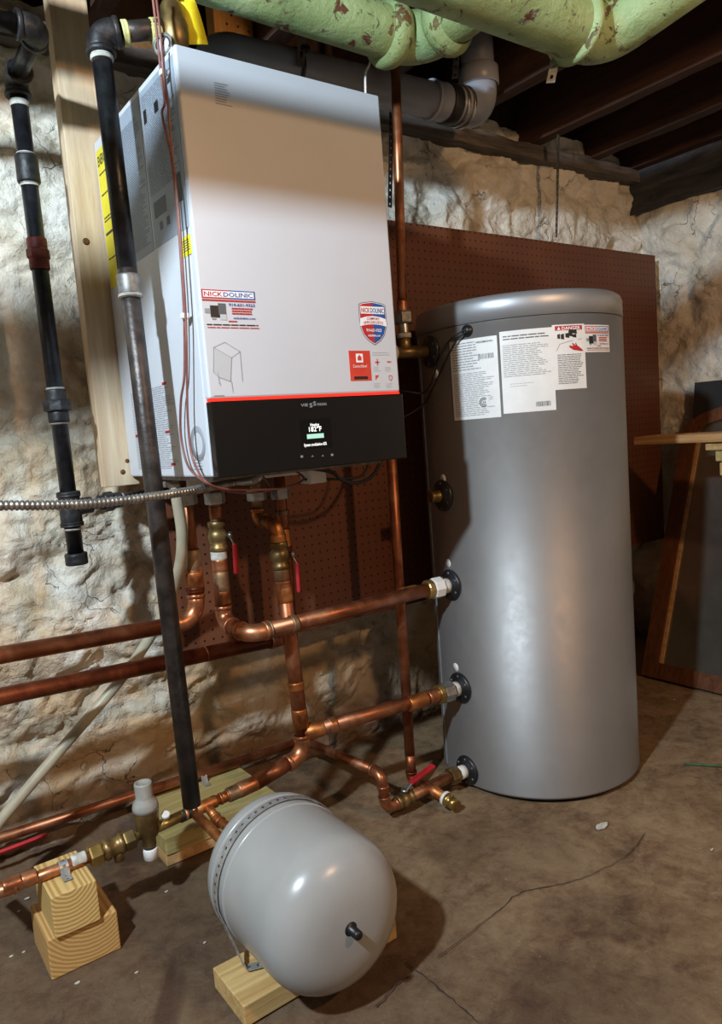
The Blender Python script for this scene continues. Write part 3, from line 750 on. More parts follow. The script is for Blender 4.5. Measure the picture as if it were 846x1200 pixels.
obj('danger_band', patch(cyl, u0+W_*.08, vt-H_*.09, u1-W_*.08, vt-H_*.02, .0011, .0003), 'ink_red', L3)
obj('danger_lettering', text_mb(cyl, 'DANGER', u0+W_*.28, vt-H_*.082, H_*.05, .0015, W_*.58, True), 'ink_white', L3)
obj('danger_triangle', polyp(cyl, [(u0+W_*.14, vt-H_*.08), (u0+W_*.24, vt-H_*.08), (u0+W_*.19, vt-H_*.03)], .0015), 'ink_white', L3)
for (a0, b0, a1, b1) in ((.14, .79, .22, .86), (.24, .78, .34, .86), (.38, .80, .50, .87), (.48, .82, .60, .93), (.58, .86, .74, .92), (.60, .80, .72, .85)):
    obj('faucet_picture', polyp(cyl, [(u0+W_*a0, vb+H_*b0), (u0+W_*a1, vb+H_*(b0-.01)), (u0+W_*a1, vb+H_*b1), (u0+W_*a0, vb+H_*(b1-.01))], .0012), 'ink_black', L3)
hand = [(.50, .64), (.62, .60), (.86, .58), (.94, .585), (.84, .63), (.74, .67), (.70, .71), (.67, .705), (.69, .67), (.60, .71), (.57, .70), (.62, .66), (.50, .675), (.48, .66)]
obj('hand_picture', polyp(cyl, [(u0+W_*a_, vb+H_*b_) for a_, b_ in hand], .0012), 'ink_red', L3)
obj('basin_outline', line(cyl, [(u0+W_*a_, vb+H_*b_) for a_, b_ in ((.1, .60), (.2, .70), (.5, .74), (.9, .77))], .0010, .0012), 'ink_dark_grey', L3)
obj('fine_print', greek(cyl, u0+W_*.12, u1-W_*.08, vb+H_*.54, vb+H_*.07, 17, .0011, .4, .3), 'ink_dark_grey', L3)
u0, u1, vt, vb = trect(683.5, 381, 713, 381, 413)
contractor(T, cyl, u0+.004, vb+.003, u1-.004, vt-.003, .0008, True)
# sensor gland with its two cables
u, v = tpx(548, 387.5); gp = cyl(u, v); gd = V((math.cos(u/TR), math.sin(u/TR), 0))
obj('cable_gland', MB().lathe([(.0155, 0), (.0155, .004), (.011, .006), (.009, .012), (.004, .013)], gp, gd, 20), 'plastic_black', T)
def cable(name, label, pts, r, mat, seg=8, cat='cable', n=10, group=None):
    return tag(obj(name, MB().tube(smooth_path(pts, n), r, seg), mat), label, cat, group)
def onjacket(x, y, h): u_, v_ = tpx(x, y); return cyl(u_, v_, h)
cable('sensor_cable', 'thin black sensor cable running from the tank gland behind the boiler', [gp+gd*.011+V((0, 0, -.003)), onjacket(537, 402, .014), onjacket(524, 426, .010), onjacket(510, 456, .010), onjacket(500, 474, .012), V((.74, -.10, 1.06)), V((.66, .045, 1.03))], .0026, 'rubber_black')
cable('sensor_cable', 'thin black looped cable between tank gland and brass top tee', [gp+gd*.011+V((0, 0, .003)), onjacket(533, 398, .018), onjacket(521, 418, .017), onjacket(511, 450, .018), onjacket(503, 460, .020), V((.755, -.15, 1.135)), V((.70, -.07, 1.16)), V((.64, .045, 1.20))], .0022, 'rubber_black')

# ---------------------------------------------------------------- copper heating pipes under the boiler
YB = -.10
RB, RS = .0188, .0145
ux, uy, uz = V((1, 0, 0)), V((0, 1, 0)), V((0, 0, 1))
# A: left-most drop, elbow, runs left along the wall
A = thing('heating_pipe', 'copper pipe under the boiler hose, elbowed towards the black gas pipe, upper of two', 'pipe', (.09, YB, .62))
a0 = V((.094, YB, .965)); a1 = V((.088, YB, .632)); a2 = V((-1.2, YB, .632+.015*1.3)); a1.z = at(205, 733, Y=YB).z; a2.z = a1.z+.06
run(A, [V((a0.x, YB, .75)), a1, a2], RB, 'copper', 'copper_bright', er=.045, fit=1.08, ext=.02)
obj('pipe', MB().tube([a0, V((a0.x-.002, YB, .745))], RS, 18), 'copper', A)
nut(A, (a0.x, YB, .910), uz, .024, .028, 'galvanized'); coupling(A, (a0.x-.001, YB, .765), uz, .0165, .05, 'copper_tarnished')
coupling(A, (a0.x-.002, YB, .715), uz, RB, .045, 'copper_fitting'); coupling(A, (a0.x-.003, YB, .694), uz, RB, .014, 'copper_dark', 1.2)
# B: drop with ball valve, forward jog, then along to the tank supply port
Bp = thing('heating_pipe', 'copper pipe with red-levered ball valve running to the upper tank port', 'pipe', (.16, YB, .57))
pS, dS = port('supply', .008)
b0 = V((.164, YB, .965)); zB = .592
b1 = V((.157, YB, zB+.005)); b2 = V((.157, -.232, zB)); 
run(Bp, [V((b0.x-.003, YB, .80)), b1, b2, pS+dS*.055], RB, 'copper', 'copper_bright', er=.032, fit=1.1, ext=.014)
obj('pipe', MB().tube([b0, V((b0.x-.003, YB, .79))], RS, 18), 'copper_tarnished', Bp)
nut(Bp, (b0.x, YB, .905), uz, .025, .03, 'galvanized'); coupling(Bp, (b0.x-.001, YB, .87), uz, RS, .03, 'copper')
ball_valve(Bp, (b0.x-.002, YB, .812), uz, (.72, -.69, 0), (-.05, -.02, -1), .0165, .075, .072, 'brass')
for z_, L_, mm in ((.765, .022, 'thread_sealant'), (.742, .03, 'copper_bright'), (.700, .05, 'copper_tarnished'), (.662, .035, 'copper_fitting')):
    coupling(Bp, (b0.x-.004, YB, z_), uz, RB, L_, mm, 1.06)
coupling(Bp, (.274, -.2315, zB), ux, RB, .016, 'copper_tarnished', 1.16); coupling(Bp, (.205, -.232, zB), ux, RB, .010, 'copper_tarnished', 1.2)
coupling(Bp, pS+dS*.135, dS, RB, .05, 'copper_fitting', 1.1); coupling(Bp, pS+dS*.095, dS, RB*.9, .03, 'copper', 1.1)
nut(Bp, pS+dS*.068, dS, .0265, .020, 'brass_bright', 'union_collar', 16); nut(Bp, pS+dS*.042, dS, .0295, .034, 'plastic_white', 'union_nut', 8)
obj('thread_tape', MB().lathe([(.021, 0), (.021, .022)], pS, dS, 18), 'thread_sealant', Bp)
# C: offset drop with valve to the lower tank port, and down to the cold feed
Cc = thing('heating_pipe', 'copper riser with engraved red valve lever feeding the lower tank port tee', 'pipe', (.30, -.175, .24))
YC = -.178
c0 = V((.277, YB, .965)); c1 = V((.274, YB, .838)); c2 = V((.282, YC, .828)); c3 = V((.303, YC, .24)); c4 = at(300, 917, Y=YC)
run(Cc, [c0, c1, c2, V((.2845, YC, .77))], RS, 'copper_tarnished', 'copper_fitting', er=.022, ext=.008)
cm = lambda z_: c2.lerp(c3, (c2.z-z_)/(c2.z-c3.z))
run(Cc, [cm(.74), c3, c4], RB, 'copper', 'copper_bright', er=.042, fit=1.07, ext=.016)
obj('pipe', MB().tube([cm(.80), cm(.735)], RS, 18), 'copper_tarnished', Cc)
nut(Cc, (c0.x, YB, .900), uz, .025, .03, 'galvanized')
cd_ = (cm(.4)-cm(.6)).normalized()
ball_valve(Cc, cm(.752), cd_, (.80, -.60, 0), (-.04, -.03, -1), .016, .07, .072, 'brass')
for z_, L_, mm in ((.790, .03, 'copper_fitting'), (.705, .03, 'copper_tarnished'), (.68, .02, 'copper_bright'), (.655, .04, 'copper_fitting'), (.42, .022, 'copper_fitting'), (.335, .05, 'copper_fitting'), (.268, .02, 'copper_tarnished')):
    coupling(Cc, cm(z_), cd_, RB, L_, mm, 1.08)
pR, dR = port('return', .008); t0 = cm(.293)
run(Cc, [t0, pR+dR*.05], RB, 'copper', 'copper_fitting')
obj('tee_branch', MB().lathe([(RB*1.12, 0), (RB*1.12, .055), (RB*1.05, .058)], t0, (pR-t0), 20), 'copper_fitting', Cc)
dd = (t0-(pR+dR*.05)).normalized()
coupling(Cc, t0-dd*.085, dd, RB, .022, 'copper_bright', 1.1)
coupling(Cc, pR+dR*.145, dR, RB, .06, 'copper_fitting', 1.1); coupling(Cc, pR+dR*.092, dR, RB, .035, 'copper_bright', 1.05)
nut(Cc, pR+dR*.068, dR, .0265, .016, 'brass_bright', 'union_collar', 16); nut(Cc, pR+dR*.042, dR, .0295, .036, 'steel', 'union_nut', 8)
obj('thread_tape', MB().lathe([(.021, 0), (.021, .022)], pR, dR, 18), 'thread_sealant', Cc)
# D: drop behind C, elbow, runs left below A
D = thing('heating_pipe', 'copper pipe with reddish stains elbowed towards the gas pipe, lower of two', 'pipe', (.34, YB, .51))
d0 = V((.345, YB, .965)); d1 = V((.335, YB, .522)); d2 = V((-1.2, YB, .522+.07))
run(D, [V((.344, YB, .76)), d1, d2], RB, 'copper_dark', 'copper', er=.040, fit=1.07, ext=.02)
obj('pipe', MB().tube([d0, V((.344, YB, .75))], RS, 18), 'copper', D)
nut(D, (d0.x, YB, .896), uz, .025, .03, 'galvanized'); coupling(D, (.345, YB, .845), uz, RS, .016, 'copper_tarnished', 1.25); coupling(D, (.344, YB, .775), uz, RS, .06, 'copper_fitting', 1.2)
coupling(D, (.10, YB, .5335), ux, RB, .004, 'copper', 1.03)

# ---------------------------------------------------------------- tank top tee, riser to ceiling and drop behind
Rr = thing('water_pipe', 'brass tee at the tank top with copper riser and a drop to the floor', 'pipe', (.73, -.19, .05))
pT, dT = port('top', .008); tt = pT+dT*.07; el = pT+dT*.132
obj('tee', MB().tube([pT, pT+dT*.112], .0165, 20).tube([tt, tt+uz*.045], .0155, 20), 'brass', Rr)
obj('tee_bead', MB().lathe([(.020, 0), (.021, .004), (.021, .010), (.019, .014)], pT+dT*.10, dT, 20).lathe([(.019, 0), (.019, .012)], tt+uz*.038, uz, 20), 'thread_sealant', Rr)
obj('threaded_nipple', MB().lathe([(.0145, 0), (.0160, .004), (.0145, .008), (.0160, .012), (.0145, .016), (.0160, .020), (.0145, .024), (.016, .028), (.0145, .03)], tt+uz*.048, uz, 20), 'steel', Rr)
nut(Rr, tt+uz*.092, uz, .0265, .032, 'galvanized_dark', 'union_nut')
rt = at(466, 60, Y=-.185); 
obj('pipe', MB().tube([tt+uz*.10, V((rt.x, rt.y, 2.2))], .0128, 18), 'copper_bright', Rr)
coupling(Rr, tt+uz*.122, uz, .0128, .03, 'copper', 1.15)
xd = at(480, 880, Y=el.y).x
run(Rr, [pT+dT*.105, el, V((xd, el.y, .12))], .0142, 'copper', 'brass', er=.020, fit=1.25, ext=.010)
run(Rr, [V((xd, el.y, .122)), V((xd, el.y, .046)), V((xd, -.237, .046))], .0142, 'copper', 'copper_dark', er=.020, fit=1.06, ext=.008)
# ---------------------------------------------------------------- drain line at the tank foot, and the long thin pipe along the wall
Dr = thing('water_pipe', 'thin copper pipe along the wall foot turning to the drain valve at the tank', 'pipe', (.5, -.235, .03))
pD, dD = port('drain', .008); RT = .0135
YD = -.237
e1 = V((at(452, 945, Y=YD).x, YD, .040)); e2 = V((at(446, 903, Y=YD).x, YD, .142)); YW = .205; e3 = at(356, 868, Y=YW); e4 = at(-120, 1021, Y=YW)
run(Dr, [pD+dD*.05, e1, e2, e3, e4], RT, 'copper', 'copper_bright', er=.026, fit=1.12, ext=.012)
cn = lambda x_: V((x_, YD, pD.z+(e1.z-pD.z)*(pD.x-x_)/(pD.x-e1.x)))
nut(Dr, pD+dD*.045, dD, .0245, .030, 'brass', 'union_nut', 8); obj('thread_tape', MB().lathe([(.019, 0), (.019, .03)], pD, dD, 18), 'plastic_white', Dr)
for x_, L_, mm in ((.715, .03, 'copper_bright'), (.69, .03, 'copper_fitting'), (.655, .06, 'copper'), (.61, .03, 'copper_fitting'), (.52, .03, 'copper_tarnished')): coupling(Dr, cn(x_), ux, RT, L_, mm, 1.14)
ball_valve(Dr, cn(.565), ux, (0, -.1, 1), (1, -.05, .28), .0135, .055, .085, 'brass')
tb = cn(.652); te = tb+V((.004, -.075, -.012))
obj('tee_branch', MB().lathe([(RT*1.14, 0), (RT*1.14, .032), (RT, .034), (RT, .065)], tb, te-tb, 18), 'copper_fitting', Dr)
dt = (te-tb).normalized()
bd = obj('boiler_drain', MB().lathe([(.014, 0), (.019, .002), (.019, .012), (.013, .014), (.016, .022), (.016, .032), (.010, .036), (.004, .037)], tb+dt*.068, dt, 20), 'brass_bright', Dr)
obj('drain_washer', MB().lathe([(.016, 0), (.0195, .001), (.0195, .009), (.016, .010)], tb+dt*.060, dt, 20), 'plastic_white', bd)
lv = at(20, 988, Y=.09); 
ball_valve(Dr, at(-30, 993, Y=YW), ux, (0, -.75, -.66), (1, 0, .02), .0135, .055, .135, 'brass')

# ---------------------------------------------------------------- cold feed line with regulator, resting on the wood blocks
Fd = thing('feed_pipe', 'copper and brass feed line with pressure regulator lying on the wooden blocks', 'pipe', (-.1, -.17, .17))
YF = -.172; RF = .0118
f = lambda x, y: at(x, y, Y=YF)
z0 = .1865
g1 = V((f(0, 1040).x-.01, YF, z0)); g2 = V((f(112, 1000).x, YF, z0)); gp0 = V((f(173, 968).x, YF, z0+.006)); g3 = V((f(222, 951).x, YF, z0+.012)); g4 = V((f(300, 917).x, YC, c4.z))
run(Fd, [g1+V((-.02, .16, -.02)), g1, g2], RF, 'copper_bright', 'copper_bright', er=.03, fit=1.15)
coupling(Fd, f(14, 1036), ux, RF, .035, 'copper_bright', 1.2); coupling(Fd, f(34, 1029), ux, RF, .03, 'copper_bright', 1.2)
coupling(Fd, f(92, 1007), ux, RF, .03, 'thread_sealant', 1.1)
dx = (gp0-g2).normalized()
nut(Fd, g2, dx, .024, .026, 'brass_bright', 'union_nut')
obj('check_valve', MB().lathe([(.017, 0), (.020, .004), (.023, .006), (.023, .016), (.0195, .018), (.0195, .036), (.0225, .038), (.0225, .046), (.016, .048)], g2+dx*.012, dx, 24).lathe([(.011, 0), (.011, .034), (.009, .035)], g2+dx*.046, (0, -.2, -1), 16), 'brass', Fd)
nut(Fd, g2+dx*.072, dx, .023, .024, 'brass', 'union_nut'); nut(Fd, gp0-dx*.035, dx, .014, .018, 'brass_bright', 'nut')
obj('pipe', MB().tube([g2+dx*.05, gp0], .011, 16), 'brass', Fd)
pv = obj('pressure_regulator', MB().lathe([(.013, -.034), (.015, -.030), (.015, -.016), (.021, -.008), (.0245, .006), (.0265, .026), (.0275, .048), (.0275, .052)], gp0, uz, 28), 'brass', Fd)
obj('regulator_bonnet', MB().lathe([(.0285, .050), (.0285, .060), (.026, .070), (.0195, .078), (.0185, .082), (.0195, .110), (.019, .114), (.014, .115), (.013, .111), (.004, .111)], gp0, uz, 28), 'prv_grey', pv)
obj('seal_ring', MB().lathe([(.0135, -.038), (.0135, -.030)], gp0, uz, 20), 'rubber_black', pv)
obj('strainer_cap', MB().lathe([(.012, -.064), (.0155, -.062), (.0165, -.040), (.0155, -.038), (.010, -.037)], gp0, uz, 24), 'plastic_white', pv)
gq = V((f(193, 958).x, YF, z0+.010))
obj('outlet_body', MB().tube([gp0, g3-V((.02, 0, 0))], .0125, 18), 'brass_bright', Fd)
obj('gauge_plug', MB().lathe([(.006, 0), (.006, .018), (.010, .019), (.010, .027), (.008, .028)], gq, (0, -.35, 1), 16), 'plastic_white', Fd)
run(Fd, [g3-V((.03, 0, 0)), g3, g3.lerp(g4, .5), g4], RF, 'copper_fitting', 'copper_fitting', er=.001, fit=1.1)
coupling(Fd, g3, (g4-g3), RF, .05, 'iron_fitting', 1.15)
tq = g3.lerp(g4, .24); coupling(Fd, tq, (g4-g3), RF, .05, 'copper_fitting', 1.25); coupling(Fd, g3.lerp(g4, .65), (g4-g3), RF, .035, 'copper_tarnished', 1.5); coupling(Fd, g3.lerp(g4, .85), (g4-g3), RB*.92, .05, 'copper_bright', 1.08)

# ---------------------------------------------------------------- expansion tank on its board
EX, ER = .052, .140
EZ = .040+ER
Ex = thing('expansion_tank', 'grey rounded expansion tank lying on a board under a perforated strap', 'tank', (EX, -.5, .04))
yf, yk = -.655, -.455
def dome(y0, s_, dep, n=9): return [(ER*math.cos(t)**.62, y0+s_*dep*math.sin(t)) for t in [PI/2*i/n for i in range(n+1)]]
prof = [(r_, -y_) for r_, y_ in reversed(dome(yk, 1, .06))] + [(ER, -.47), (ER*1.004, -.472), (ER*1.004, -.476), (ER, -.478)][:0] + [(r_, -y_) for r_, y_ in dome(yf, -1, .082)]
obj('vessel', MB().lathe(prof, (EX, 0, EZ), (0, -1, 0), 64, False), 'tank_grey', Ex)
ym = -.488
obj('bead', MB().lathe([(ER, 0), (ER+.002, .002), (ER+.002, .005), (ER, .007)], (EX, ym-.022, EZ), (0, -1, 0), 64, False).lathe([(ER, 0), (ER+.002, .002), (ER+.002, .005), (ER, .007)], (EX, ym+.028, EZ), (0, -1, 0), 64, False), 'tank_grey', Ex)
obj('air_valve', MB().lathe([(.0155, -.01), (.0155, .006), (.012, .009), (.0085, .010), (.0085, .030), (.007, .033), (.003, .034)], at(408, 1086, Y=-.728), (0, -1, 0), 20), 'plastic_black', Ex)
obj('tank_inlet', MB().tube([V((EX, yk+.055, EZ)), V((EX, yk+.085, EZ))], .018, 18), 'brass', Ex)
# strap: over the vessel from the right foot to the left foot with ears screwed on the board
RSx = ER+.0035
th_ = [math.radians(-28), math.radians(188)]
arcL = RSx*(th_[1]-th_[0])
pe = V((EX+RSx*math.cos(th_[1]), ym, EZ+RSx*math.sin(th_[1]))); ft = V((EX-.112, ym-.035, .046)); ft2 = ft+V((.045, -.018, 0))
def strapfn(a, t):
    if a <= arcL:
        an = th_[0]+a/RSx; n_ = V((math.cos(an), 0, math.sin(an))); return V((EX, ym+t, EZ))+n_*RSx, n_
    b = a-arcL; L1_ = (ft-pe).length
    if b <= L1_:
        d_ = (ft-pe).normalized(); return pe+d_*b+V((0, t, 0)), V((-d_.z, 0, d_.x)).normalized()*-1
    d_ = (ft2-ft).normalized(); c_ = b-L1_; return ft+d_*c_+V((-d_.y, d_.x, 0))*t*-1, V((0, 0, 1))
Ls = arcL+(ft-pe).length+(ft2-ft).length
obj('strap', MB().strip(strapfn, Ls, .019, .0012, .0165, .30), 'galvanized', Ex)
s1 = obj('strap_screw', MB().lathe([(.006, 0), (.006, .003), (.002, .004)], ft+(ft2-ft)*.6, uz, 12), 'galvanized_dark', Ex)
# tails from the feed line to the tank inlet
run(Ex, [V((tq.x, YF, tq.z)), V((tq.x+.004, YF-.05, tq.z-.02)), V((EX, yk+.083, EZ))], RF*.9, 'copper_fitting', 'copper_fitting', er=.012)
run(Ex, [V((g3.x+.008, YF, g3.z)), V((.028, yk+.05, .150))], RF*.95, 'copper_fitting', 'copper_fitting')
tag(obj('support_board', MB().box((-.105, -.60, 0), (.242, -.472, .041), .002), 'base_wood'), 'short pine board on the floor under the expansion tank', 'board')
tag(obj('support_block', MB().box((-.347, -.236, 0), (-.208, -.088, .086), .003), 'block_rings_low'), 'lower, wider wooden block of the stack under the feed pipe', 'wood block')
tag(obj('support_block', MB().box((-.332, -.245, .0865), (-.243, -.098, .1735), .002), 'block_rings'), 'upper wooden block with growth rings strapped to the feed pipe', 'wood block')
tag(obj('support_timber', MB().box((-.022, -.016, 0), (.30, .222, .0295), .002), 'shelf_wood'), 'lower treated timber of the flat pair by the wall foot', 'timber')
tag(obj('support_timber', MB().box((-.022, -.020, .030), (.30, .222, .0745), .002), 'treated_wood'), 'upper treated timber of the flat pair, carrying the thin pipe', 'timber')
def clip(px, py, Y, r, name, label, w_=.018):
    """perforated strap bent over a pipe, with a flat ear on each side"""
    c = at(px, py, Y=Y)
    def fn(a, t):
        q = PI*r
        if a < .026: return V((c.x+t, c.y-r-.026+a, c.z-r+.001)), V((0, 0, 1))
        if a < .026+q: an = PI+(a-.026)/r; return V((c.x+t, c.y+math.cos(an)*r, c.z-math.sin(an)*r)), V((0, math.cos(an), -math.sin(an)))
        return V((c.x+t, c.y+r+(a-.026-q), c.z-r+.001)), V((0, 0, 1))
    return tag(obj(name, MB().strip(fn, .052+PI*r, w_, .0012, .0125, .34), 'galvanized'), label, 'strap')
clip(74, 1016, YF, RF+.001, 'pipe_strap', 'small galvanized strap holding the feed pipe on the upper block')
clip(237, 910, YW, RT+.001, 'pipe_strap', 'small galvanized strap holding the thin pipe on the timber')

# ---------------------------------------------------------------- black iron gas pipe with drip leg
Gs = thing('gas_pipe', 'black iron gas pipe with red union and capped drip leg on the wall', 'pipe', (-.16, -.05, .78))
YG = -.05; RG = .0172
gt = at(19, 92, Y=YG); gb = at(89, 650, Y=YG); gx = gb.x
k2 = at(47, 56, X=gt.x); k2.z = (k2.z+gt.z)/2+.02
run(Gs, [gb, gt, k2, k2+V((-.9, .02, -.02))], RG, 'black_iron', 'iron_fitting', er=.022, fit=1.38, ext=.016, collar=1.55)
gl = lambda y: gt.lerp(gb, (y-92)/(650-92))
gdv = (gb-gt).normalized()
coupling(Gs, gl(193), gdv, RG, .055, 'iron_fitting', 1.36); coupling(Gs, gl(177), gdv, RG, .008, 'thread_sealant', 1.12); coupling(Gs, gl(210), gdv, RG, .008, 'thread_sealant', 1.12); coupling(Gs, gl(120), gdv, RG, .012, 'thread_sealant', 1.12)
un = coupling(Gs, gl(289), gdv, RG, .065, 'red_iron', 1.2, 'red_union'); nut(Gs, gl(289), gdv, .024, .02, 'red_iron', 'union_nut', 8)
nut(Gs, gl(467), gdv, .030, .024, 'iron_fitting', 'union_nut', 8); coupling(Gs, gl(456), gdv, RG, .03, 'iron_fitting', 1.28); coupling(Gs, gl(480), gdv, RG, .026, 'iron_fitting', 1.28)
coupling(Gs, gl(447), gdv, RG, .006, 'thread_sealant', 1.12); coupling(Gs, gl(488), gdv, RG, .006, 'thread_sealant', 1.12)
coupling(Gs, gl(592), gdv, RG, .075, 'iron_fitting', 1.36, 'tee'); coupling(Gs, gl(575), gdv, RG, .012, 'iron_fitting', 1.5); coupling(Gs, gl(612), gdv, RG, .010, 'iron_fitting', 1.48); coupling(Gs, gl(618), gdv, RG, .006, 'thread_sealant', 1.12)
coupling(Gs, gl(655), gdv, RG, .026, 'iron_fitting', 1.42, 'cap')
t_ = gl(592); te_ = V((.050, YG, t_.z+.012)); dg_ = (te_-t_).normalized()
run(Gs, [t_, te_, V((.050, YG, .963))], .0125, 'black_iron', 'iron_fitting', er=.012, fit=1.3, ext=.004)
coupling(Gs, t_+dg_*.030, dg_, .0125, .035, 'iron_fitting', 1.5); nut(Gs, t_+dg_*.085, dg_, .0225, .022, 'iron_fitting', 'union_nut', 8); coupling(Gs, t_+dg_*.07, dg_, .0125, .018, 'iron_fitting', 1.4); coupling(Gs, t_+dg_*.105, dg_, .0125, .018, 'iron_fitting', 1.45); coupling(Gs, t_+dg_*.118, dg_, .0125, .006, 'thread_sealant', 1.15)

# ---------------------------------------------------------------- relief valve on the boiler and its discharge pipe
XR = -.08
rb = at(225, 944, X=XR); rtp = at(116, 40, X=XR); vv0 = at(204, 37, X=.050)
Rp = thing('discharge_pipe', 'worn black discharge pipe dropping past the boiler flank to the floor', 'pipe', (rb.x, rb.y, rb.z))
run(Rp, [rb, rtp, vv0+V((-.022, 0, 0))], .0178, 'worn_iron', 'iron_fitting', er=.024, fit=1.36, ext=.016, collar=1.52)
pl = lambda y: rtp.lerp(rb, (y-40)/(944-40)); pd_ = (rb-rtp).normalized()
# newer blacker length above the coupling
obj('upper_sleeve', MB().tube([pl(72), pl(300)], .0180, 18), 'black_iron', Rp)
coupling(Rp, pl(318), pd_, .0178, .038, 'galvanized_dark', 1.22); coupling(Rp, pl(331), pd_, .0178, .007, 'thread_sealant', 1.3); coupling(Rp, pl(66), pd_, .0178, .010, 'thread_sealant', 1.16)
dv = (vv0-rtp).normalized(); coupling(Rp, rtp+dv*.047, dv, .0178, .012, 'yellow_sealant', 1.25); coupling(Rp, vv0-dv*.034, dv, .0178, .020, 'yellow_sealant', 1.35)
Rv = thing('relief_valve', 'brass relief valve with yellow tag standing on the boiler top', 'valve', (vv0.x, vv0.y, BZ+BH))
obj('valve_body', MB().lathe([(.016, BZ+BH-vv0.z), (.016, -.037), (.024, -.027), (.027, -.012), (.027, .010), (.023, .022), (.022, .043), (.018, .050), (.010, .054)], vv0, uz, 24).tube([vv0, vv0-dv*.036], .021, 18), 'brass', Rv)
obj('test_cap', MB().lathe([(.014, 0), (.014, .03), (.010, .034)], (vv0.x, vv0.y, vv0.z+.051), uz, 16), 'red_iron', Rv)
obj('red_printed_tag', MB().box((vv0.x-.020, vv0.y-.016, vv0.z+.054), (vv0.x+.016, vv0.y-.012, vv0.z+.082), .0005), 'label_red', Rv)
# bent yellow tag
tg = [at(208, -6, Y=-.40), at(224, 2, Y=-.41), at(243, 50, Y=-.42), at(229, 63, Y=-.41), at(212, 55, Y=-.40)]
yt = [(208, -8), (222, -2), (233, 20), (242, 47), (240, 58), (226, 60), (214, 40), (210, 15)]
mb = MB(); n_ = 8; vs = []
for i in range(n_+1):
    t = i/n_
    a_ = at(206+10*t*0+ (214-206)*t, -10+62*t, Y=vv0.y-.013+.02*math.sin(t*2)); b_ = at(222+22*t**.7, -10+62*t, Y=vv0.y-.033+.03*math.sin(t*2.2))
    vs += [a_, b_, a_+V((0, .0008, 0)), b_+V((0, .0008, 0))]
fs = []
for i in range(n_):
    a_ = 4*i; b_ = a_+4; fs += [[a_, b_, b_+1, a_+1], [a_+2, a_+3, b_+3, b_+2], [a_, a_+2, b_+2, b_], [a_+1, b_+1, b_+3, a_+3]]
fs += [[0, 1, 3, 2], [4*n_, 4*n_+2, 4*n_+3, 4*n_+1]]
obj('warning_tag', mb.add(vs, fs, True), 'yellow_tag', Rv)
Ga = thing('pressure_gauge', 'small round white pressure gauge beside the relief valve on the boiler', 'gauge', (.012, -.40, BZ+BH))
gc = at(191, 52, X=.002); gn = V((-.78, -.60, .10)).normalized()
obj('gauge_case', MB().lathe([(.014, -.014), (.0205, -.012), (.0205, .001), (.019, .0015), (.019, -.001)], gc, gn, 28), 'steel', Ga)
gd_ = obj('gauge_dial', MB().lathe([(.0188, 0), (.001, .0001)], gc, gn, 28), 'label_white', Ga)
gs = V((0, 0, 1)).cross(gn).normalized(); gu = gn.cross(gs)
gm = lambda u_, v_, h=0: gc+gs*u_+gu*v_+gn*h
obj('gauge_scale', line(gm, [(.014*math.cos(t), .014*math.sin(t)) for t in [math.radians(-30+240*i/12) for i in range(13)]], .003, .0008), 'ink_black', gd_)
obj('gauge_needle', line(gm, [(-.004, -.008), (.005, .011)], .0022, .0012), 'ink_black', gd_)
obj('gauge_stem', MB().tube([gc-gn*.01, V((gc.x+.012, gc.y+.012, BZ+BH))], .007, 12), 'brass', Ga)

# ---------------------------------------------------------------- drain pipes, flue and straps under the joists
def castpipe(name, label, pts, r, er, collars, mat='green_peeling_paint'):
    t = thing(name, label, 'pipe', pts[0]); P = [V(p) for p in pts]
    path = [P[0]]
    for i in range(1, len(P)-1): path += arc(P[i-1], P[i], P[i+1], er, 12)
    path.append(P[-1])
    obj('pipe', MB().tube(path, r, 36), mat, t)
    for c, d, rr, L in collars:
        obj('hub', MB().lathe([(r*.99, 0), (rr*.95, L*.12), (rr, L*.3), (rr, L*.55), (rr*.93, L*.8), (r*.99, L)], c, d, 36, False), mat, t)
    return t
ZG1 = 1.945; YG1 = -.35
xg = .69
g1t = castpipe('drain_pipe', 'green peeling cast iron drain pipe above the boiler, turning at a hub', [V((-1.4, YG1, ZG1+.03)), V((xg, YG1, ZG1)), V((xg+.03, -1.4, ZG1+.04))], .056, .075, [(V((.575, YG1, ZG1)), ux, .072, .055), (V((xg+.004, YG1-.075, ZG1+.002)), (0, -1, 0), .070, .05)])
ZG2 = 1.757; YG2 = -.82
castpipe('drain_pipe', 'green and rust-pitted cast iron drain pipe crossing in front of the joists, elbowed upward', [V((-1.6, YG2, ZG2-.01)), V((.735, YG2, ZG2)), V((.91, YG2-.33, ZG2+.15))], .0535, .083, [(V((.642, YG2, ZG2)), ux, .065, .028)])
Fl = thing('flue_pipe', 'grey plastic flue pipe running above the boiler with a clamped elbow', 'pipe', (.26, -.2, BZ+BH))
YL = -.10; ZL = 1.955; xe = 1.150
path = [V((.26, YL, BZ+BH-.01)), V((.26, YL, 1.80))]
path = [V((.26, YL, BZ+BH))] + arc((.26, YL, BZ), (.26, YL, ZL-.012), (1, YL, ZL), .06, 8) + [V((1.02, YL, ZL+.012))]
obj('flue_tube', MB().tube(path, .0485, 36), 'pvc_grey', Fl)
d_ = V((1, 0, .012)).normalized(); q = V((1.02, YL, ZL+.012))
obj('coupling_sleeve', MB().lathe([(.050, 0), (.052, .003), (.052, .05), (.050, .053)], q-d_*.07, d_, 36, False), 'pvc_grey', Fl)
obj('sleeve_ring', MB().lathe([(.0535, -.004), (.0535, .006)], q-d_*.070, d_, 36), 'pvc_ring', Fl)
obj('rubber_collar', MB().lathe([(.0525, 0), (.056, .004), (.056, .036), (.0525, .04)], q-d_*.02, d_, 36), 'rubber_black', Fl)
